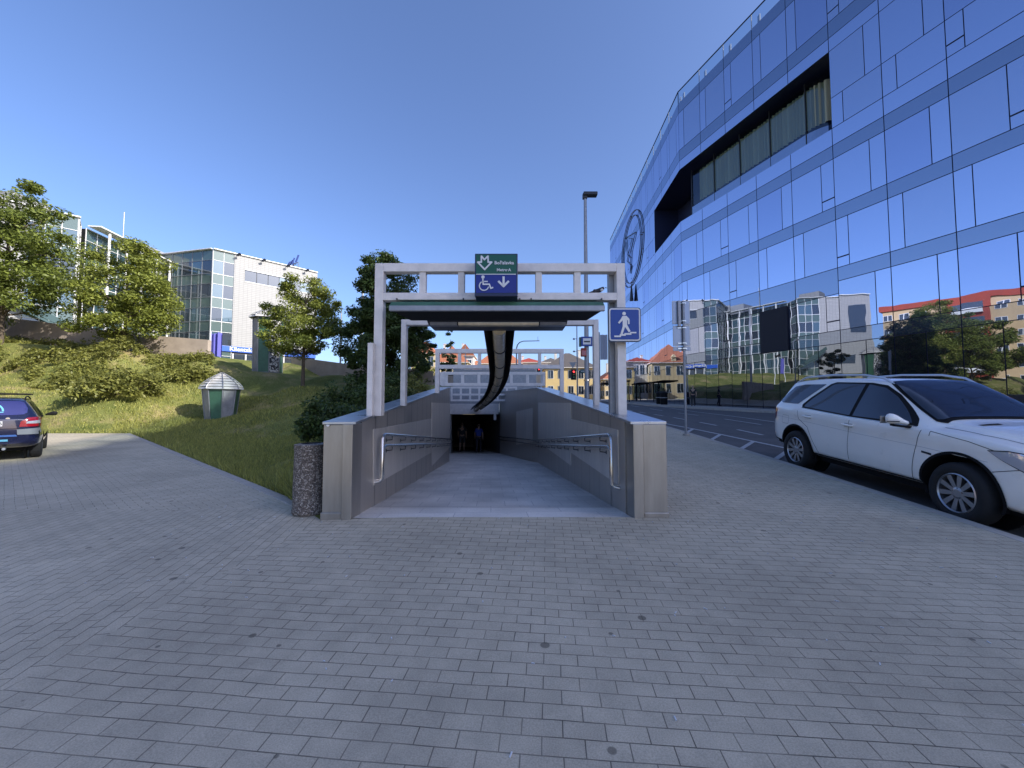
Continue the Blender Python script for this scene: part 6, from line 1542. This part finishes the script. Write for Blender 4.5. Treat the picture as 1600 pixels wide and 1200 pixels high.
for sd in (-1,1):
    for wx in (1.25,-1.30): 
        wheel(bc, wx, sd*.74, .30, .30, .195, sd, 7, .19)
        mb = MB(); mb.cyl((wx,sd*.565,.30),(wx,sd*.60,.30),.34,28); mb.build('arch_liner', M['black'], bc)
    c2_.patch('side_window', [(.75,.98),(.30,1.30),(.0,1.38),(-1.45,1.36),(-1.72,1.10),(-1.72,1.03)], 'side', M['carblack'], bc, side=sd, off=.005)
    c2_.patch('side_moulding', [(1.0,.45),(1.0,.52),(-.9,.52),(-.9,.45)], 'side', M['black'], bc, side=sd, off=.008)
    s_ = sd
    c2_.patch('tail_light', [(s_*.50,.78),(s_*.52,.90),(s_*.62,.985),(s_*.76,1.0),(s_*.80,.99),(s_*.81,.78)], 'rear', M['red'], bc, off=.006, cell=.04)
    c2_.patch('tail_lens', [(s_*.60,.85),(s_*.61,.90),(s_*.79,.92),(s_*.80,.85)], 'rear', M['lens'], bc, off=.010, cell=.04)
    c2_.patch('bumper_strip', [(s_*.48,.60),(s_*.47,.72),(s_*.80,.745),(s_*.82,.64),(s_*.78,.60)], 'rear', M['darkmetal'] if False else mat('bumper_grey%d'%sd,(.17,.18,.20),.6), bc, off=.008, cell=.05)
    skin('mirror', [((.62,sd*.80,1.0),.03,.02),((.58,sd*.92,1.04),.05,.06),((.56,sd*1.03,1.045),.045,.06)], [(0,1),(1,2)], M['black'], bc)
    mb = MB(); rp = []
    for x_, dz in ((.1,0),(-.05,.05),(-.8,.06),(-1.5,.05),(-1.68,0)):
        hl, nr, _, _ = c2_.bvh.ray_cast(Vector((x_,sd*.54,4)), Vector((0,0,-1))); rp.append((x_, sd*.54, hl.z+dz))
    mb.tube(rp, .015, 7); mb.build('roof_rail', M['black'], bc, smooth=True)
    mb = MB(); mb.tube([(-2.0+.0,sd*.3,.29),(-2.14,sd*.3,.29)], .03, 10) if sd < 0 else None
    if sd < 0: mb.build('exhaust', M['galv'], bc)
mb = MB(); mb.box(-1.25,-1.19,-.60,.60,1.535,1.565); mb.box(-.35,-.29,-.60,.60,1.535,1.565); mb.build('roof_bar', M['black'], bc, bevel=.01)
c2_.patch('rear_screen', [(-.55,1.06),(-.40,1.045),(.40,1.045),(.55,1.06),(.60,1.10),(.60,1.20),(.54,1.34),(.48,1.37),(-.48,1.37),(-.54,1.34),(-.60,1.20),(-.60,1.10)], 'rear', glassmat('violet_screen', (.30,.29,.6), (.03,.03,.10), fac=.4), bc, off=.006, cell=.06)
stk = mat('sticker_blue', (.10,.34,.48), .5); 
def arc(r0, r1, a0, a1, cy_, cz_, n=10): return [(cy_+r1*math.cos(R(a0+(a1-a0)*k/n)), cz_+r1*math.sin(R(a0+(a1-a0)*k/n))*.8) for k in range(n+1)]+[(cy_+r0*math.cos(R(a1+(a0-a1)*k/n)), cz_+r0*math.sin(R(a1+(a0-a1)*k/n))*.8) for k in range(n+1)]
c2_.patch('round_sticker', arc(.235,.265,0,180,0,1.13,16), 'rear', stk, bc, off=.012, cell=.05)
c2_.patch('round_sticker_bar', [(-.26,1.10),(.26,1.10),(.26,1.118),(-.26,1.118)], 'rear', stk, bc, off=.012, cell=.06)
c2_.patch('sticker_box', [(-.15,1.135),(.15,1.135),(.15,1.215),(-.15,1.215)], 'rear', M['white'], bc, off=.012, cell=.06)
for k in range(4): c2_.patch('sticker_panes', [(-.13+.07*k,1.15),(-.08+.07*k,1.15),(-.08+.07*k,1.195),(-.13+.07*k,1.195)], 'rear', M['redwall'], bc, off=.014, cell=.1)
hl, nr, _, _ = c2_.bvh.ray_cast(Vector((-4,0,.86)), Vector((1,0,0))); px_ = hl.x-.02
mb = MB(); mb.box(px_,px_+.012,-.26,.26,.80,.91); mb.build('number_plate', M['white'], bc)
text('plate_lettering', '5A2 71AB'[0:8] if False else '2AB', .10, (px_-.004,-.17,.855), (0,-1,0), (0,0,1), M['black'], bc, .001)
c2_.patch('lower_lettering_strip', [(-.35,.455),(.35,.455),(.35,.50),(-.35,.50)], 'rear', stk, bc, off=.012, cell=.07)
c2_.patch('bumper_top', [(-.48,.56),(.48,.56),(.46,.60),(-.46,.60)], 'rear', mat('bumper_blue',(.03,.10,.32),.4), bc, off=.010, cell=.07)
c2_.line('tailgate_gap', [(-.50,.60),(-.50,.74),(.50,.74),(.50,.60)], 'rear', M['black'], bc, w=.010)
c2_.line('wiper', [(0,1.06),(.42,1.055)], 'rear', M['black'], bc, w=.018, off=.02)
hl, nr, _, _ = c2_.bvh.ray_cast(Vector((-4,-.33,.98)), Vector((1,0,0)))
mb = MB(); mb.cyl((hl.x-.012,-.33,.965),(hl.x+.01,-.33,.965),.032,14); mb.build('lock_badge', M['chrome'], bc)
mb = MB(); mb.box(-1.6,1.7,-.7,.7,.2,.30); mb.build('underbody', M['black'], bc)
# small dark car far up the street
t = empty('parked_car', (14.3,96,h(14.3,96)), 'small dark car in front of the yellow villa', 'car', rz=R(95))
c3 = c2_; c3.body(t, M['darkmetal'], [(1.25,.30,.345),(-1.30,.30,.345)])
for sd in (-1,1):
    for wx in (1.25,-1.30): wheel(t, wx, sd*.74, .30, .30, .195, sd, 7, .19)
    c3.patch('side_window', [(.75,.98),(.30,1.30),(.0,1.38),(-1.45,1.36),(-1.72,1.10),(-1.72,1.03)], 'side', M['pane'], t, side=sd, off=.005)
c3.patch('rear_screen', [(-.55,1.06),(.55,1.06),(.50,1.36),(-.50,1.36)], 'rear', M['pane'], t, off=.006, cell=.1)

# ------------------------------------------------------------------ people
def person(label, x, y, z, rz, hgt, top, bottom, skinc, shorts=False, pack=None, walk=.22, hair=(.03,.02,.015)):
    s = hgt/1.75; t = empty('person', (x,y,z), label, 'person', rz=rz); t.scale = (s,s,s)
    sk = skinc; w = walk
    J = {'pel':((0,0,.95),.135,.10),'wst':((0,0,1.08),.125,.085),'ch':((0,.01,1.30),.155,.10),'nk':((0,.0,1.47),.052,.052),'hd0':((0,.015,1.56),.062,.070),'hd1':((0,.015,1.66),.078,.092),'hd2':((0,.01,1.73),.055,.065)}
    E = [('pel','wst'),('wst','ch'),('ch','nk'),('nk','hd0'),('hd0','hd1'),('hd1','hd2')]
    for sd, nm in ((1,'r'),(-1,'l')):
        f = w*sd
        J['hip'+nm] = ((.09*sd,0,.88),.085,.085); J['kn'+nm] = ((.10*sd,f*.6+.03,.50),.055,.055); J['an'+nm] = ((.10*sd,f-.02-(.05 if sd<0 else 0),.09+(.05 if sd<0 else 0)),.036,.036); J['toe'+nm] = ((.11*sd,f+.14,.035+(.02 if sd<0 else 0)),.036,.026)
        J['sh'+nm] = ((.17*sd,0,1.41),.058,.058); J['el'+nm] = ((.245*sd,-f*.35-.02,1.13),.042,.042); J['wr'+nm] = ((.25*sd,-f*.8+.08,.90),.026,.026); J['pa'+nm] = ((.25*sd,-f*.9+.12,.84),.034,.018)
        E += [('pel','hip'+nm),('hip'+nm,'kn'+nm),('kn'+nm,'an'+nm),('an'+nm,'toe'+nm),('ch','sh'+nm),('sh'+nm,'el'+nm),('el'+nm,'wr'+nm),('wr'+nm,'pa'+nm)]
        for q in range(4):
            k = 'f%d%s' % (q,nm); J[k] = ((.25*sd+(q-1.5)*.004*sd,-f*.9+.105+q*.017,.765+abs(q-1.5)*.008),.009,.009); E.append(('pa'+nm,k))
        J['th'+nm] = ((.232*sd,-f*.9+.155,.82),.010,.010); E.append(('pa'+nm,'th'+nm))
    K_ = list(J); ix = {k:i for i,k in enumerate(K_)}
    skin('body', [J[k] for k in K_], [(ix[a],ix[b]) for a,b in E], sk, t, 1, root=0)
    def cloth(nm, keys, edges, m, grow, ends={}):
        kk = list(keys); j2 = []
        for k in kk:
            p, a, b = (J[k]+(J[k][1],))[:3]; p = ends.get(k, p); j2.append((p, a+grow, b+grow))
        return skin(nm, j2, [(kk.index(a), kk.index(b)) for a,b in edges], m, t, 1, root=0)
    mid = lambda a, b, f: tuple(J[a][0][i]*(1-f)+J[b][0][i]*f for i in range(3))
    cloth('shirt', ['ch','wst','pel','shr','shl','elr','ell'], [('pel','wst'),('wst','ch'),('ch','shr'),('ch','shl'),('shr','elr'),('shl','ell')], top, .014, {'elr':mid('shr','elr',.75),'ell':mid('shl','ell',.75)})
    e = {'knr':mid('hipr','knr',.95),'knl':mid('hipl','knl',.95)}
    if shorts: cloth('shorts', ['pel','hipr','hipl','knr','knl'], [('pel','hipr'),('pel','hipl'),('hipr','knr'),('hipl','knl')], bottom, .018, e)
    else: cloth('trousers', ['pel','hipr','hipl','knr','knl','anr','anl'], [('pel','hipr'),('pel','hipl'),('hipr','knr'),('hipl','knl'),('knr','anr'),('knl','anl')], bottom, .016)
    hm = bpy.data.materials.get('hair') or mat('hair', hair, .7)
    skin('hair', [((0,-.01,1.70),.075,.085),((0,-.035,1.64),.070,.065),((0,-.03,1.58),.05,.05)], [(0,1),(1,2)], hm, t, 1)
    mb = MB(); mb.tube([(0,.10,1.635),(0,.125,1.61)], [.010,.014], 6); mb.tube([(-.022,.108,1.585),(.022,.108,1.585)], .006, 5)
    for sd in (-1,1): mb.lathe([(0,-.012),(.010,0),(0,.012)], 6, o=(.030*sd,.098,1.645)); mb.tube([(.078*sd,.01,1.66),(.083*sd,.005,1.62)], [.016,.010], 6)
    mb.build('face_features', sk, t)
    for sd in (1,-1):
        f = w*sd; mb = MB(); dz = (.05 if sd < 0 else 0); mb.tube([(.105*sd,f-.09,.05+dz),(.105*sd,f,.05+dz),(.11*sd,f+.15,.035+dz*.4)], [.045,.05,.038], 8); mb.build('shoe', M['black'], t, smooth=True)
    if pack:
        mb = MB(); mb.box(-.15,.15,-.26,-.10,1.02,1.42); mb.build('backpack', pack, t, bevel=.05)
    return t
skn = mat('skin', (.42,.26,.18), .5)
def ptun(px, Y): p = at(px,690,Y); return p.x, Y, flz(Y)
x_,y_,z_ = ptun(722,24.0); person('person walking down into the tunnel in dark shirt and shorts', x_, y_, z_, 0.05, 1.78, mat('shirt_dark',(.05,.05,.055),.8), mat('shorts_dark',(.06,.06,.065),.8), skn, shorts=True)
x_,y_,z_ = ptun(748,22.9); person('person in blue top with a blue backpack walking into the tunnel', x_, y_, z_, 0.05, 1.66, mat('shirt_blue',(.03,.06,.30),.8), mat('trousers_dark',(.02,.02,.03),.8), skn, pack=mat('backpack_blue',(.02,.05,.28),.7))
p = at(1083,620,33.0); person('person in dark clothes added by the tower in place of a reflected figure', p.x, 33.0, h(p.x,33.0), R(150), 1.72, mat('coat_dark',(.02,.025,.03),.8), mat('trousers_black',(.015,.015,.02),.8), skn, walk=.06)  # solid figure added to stand for a person reflected in the tower glass
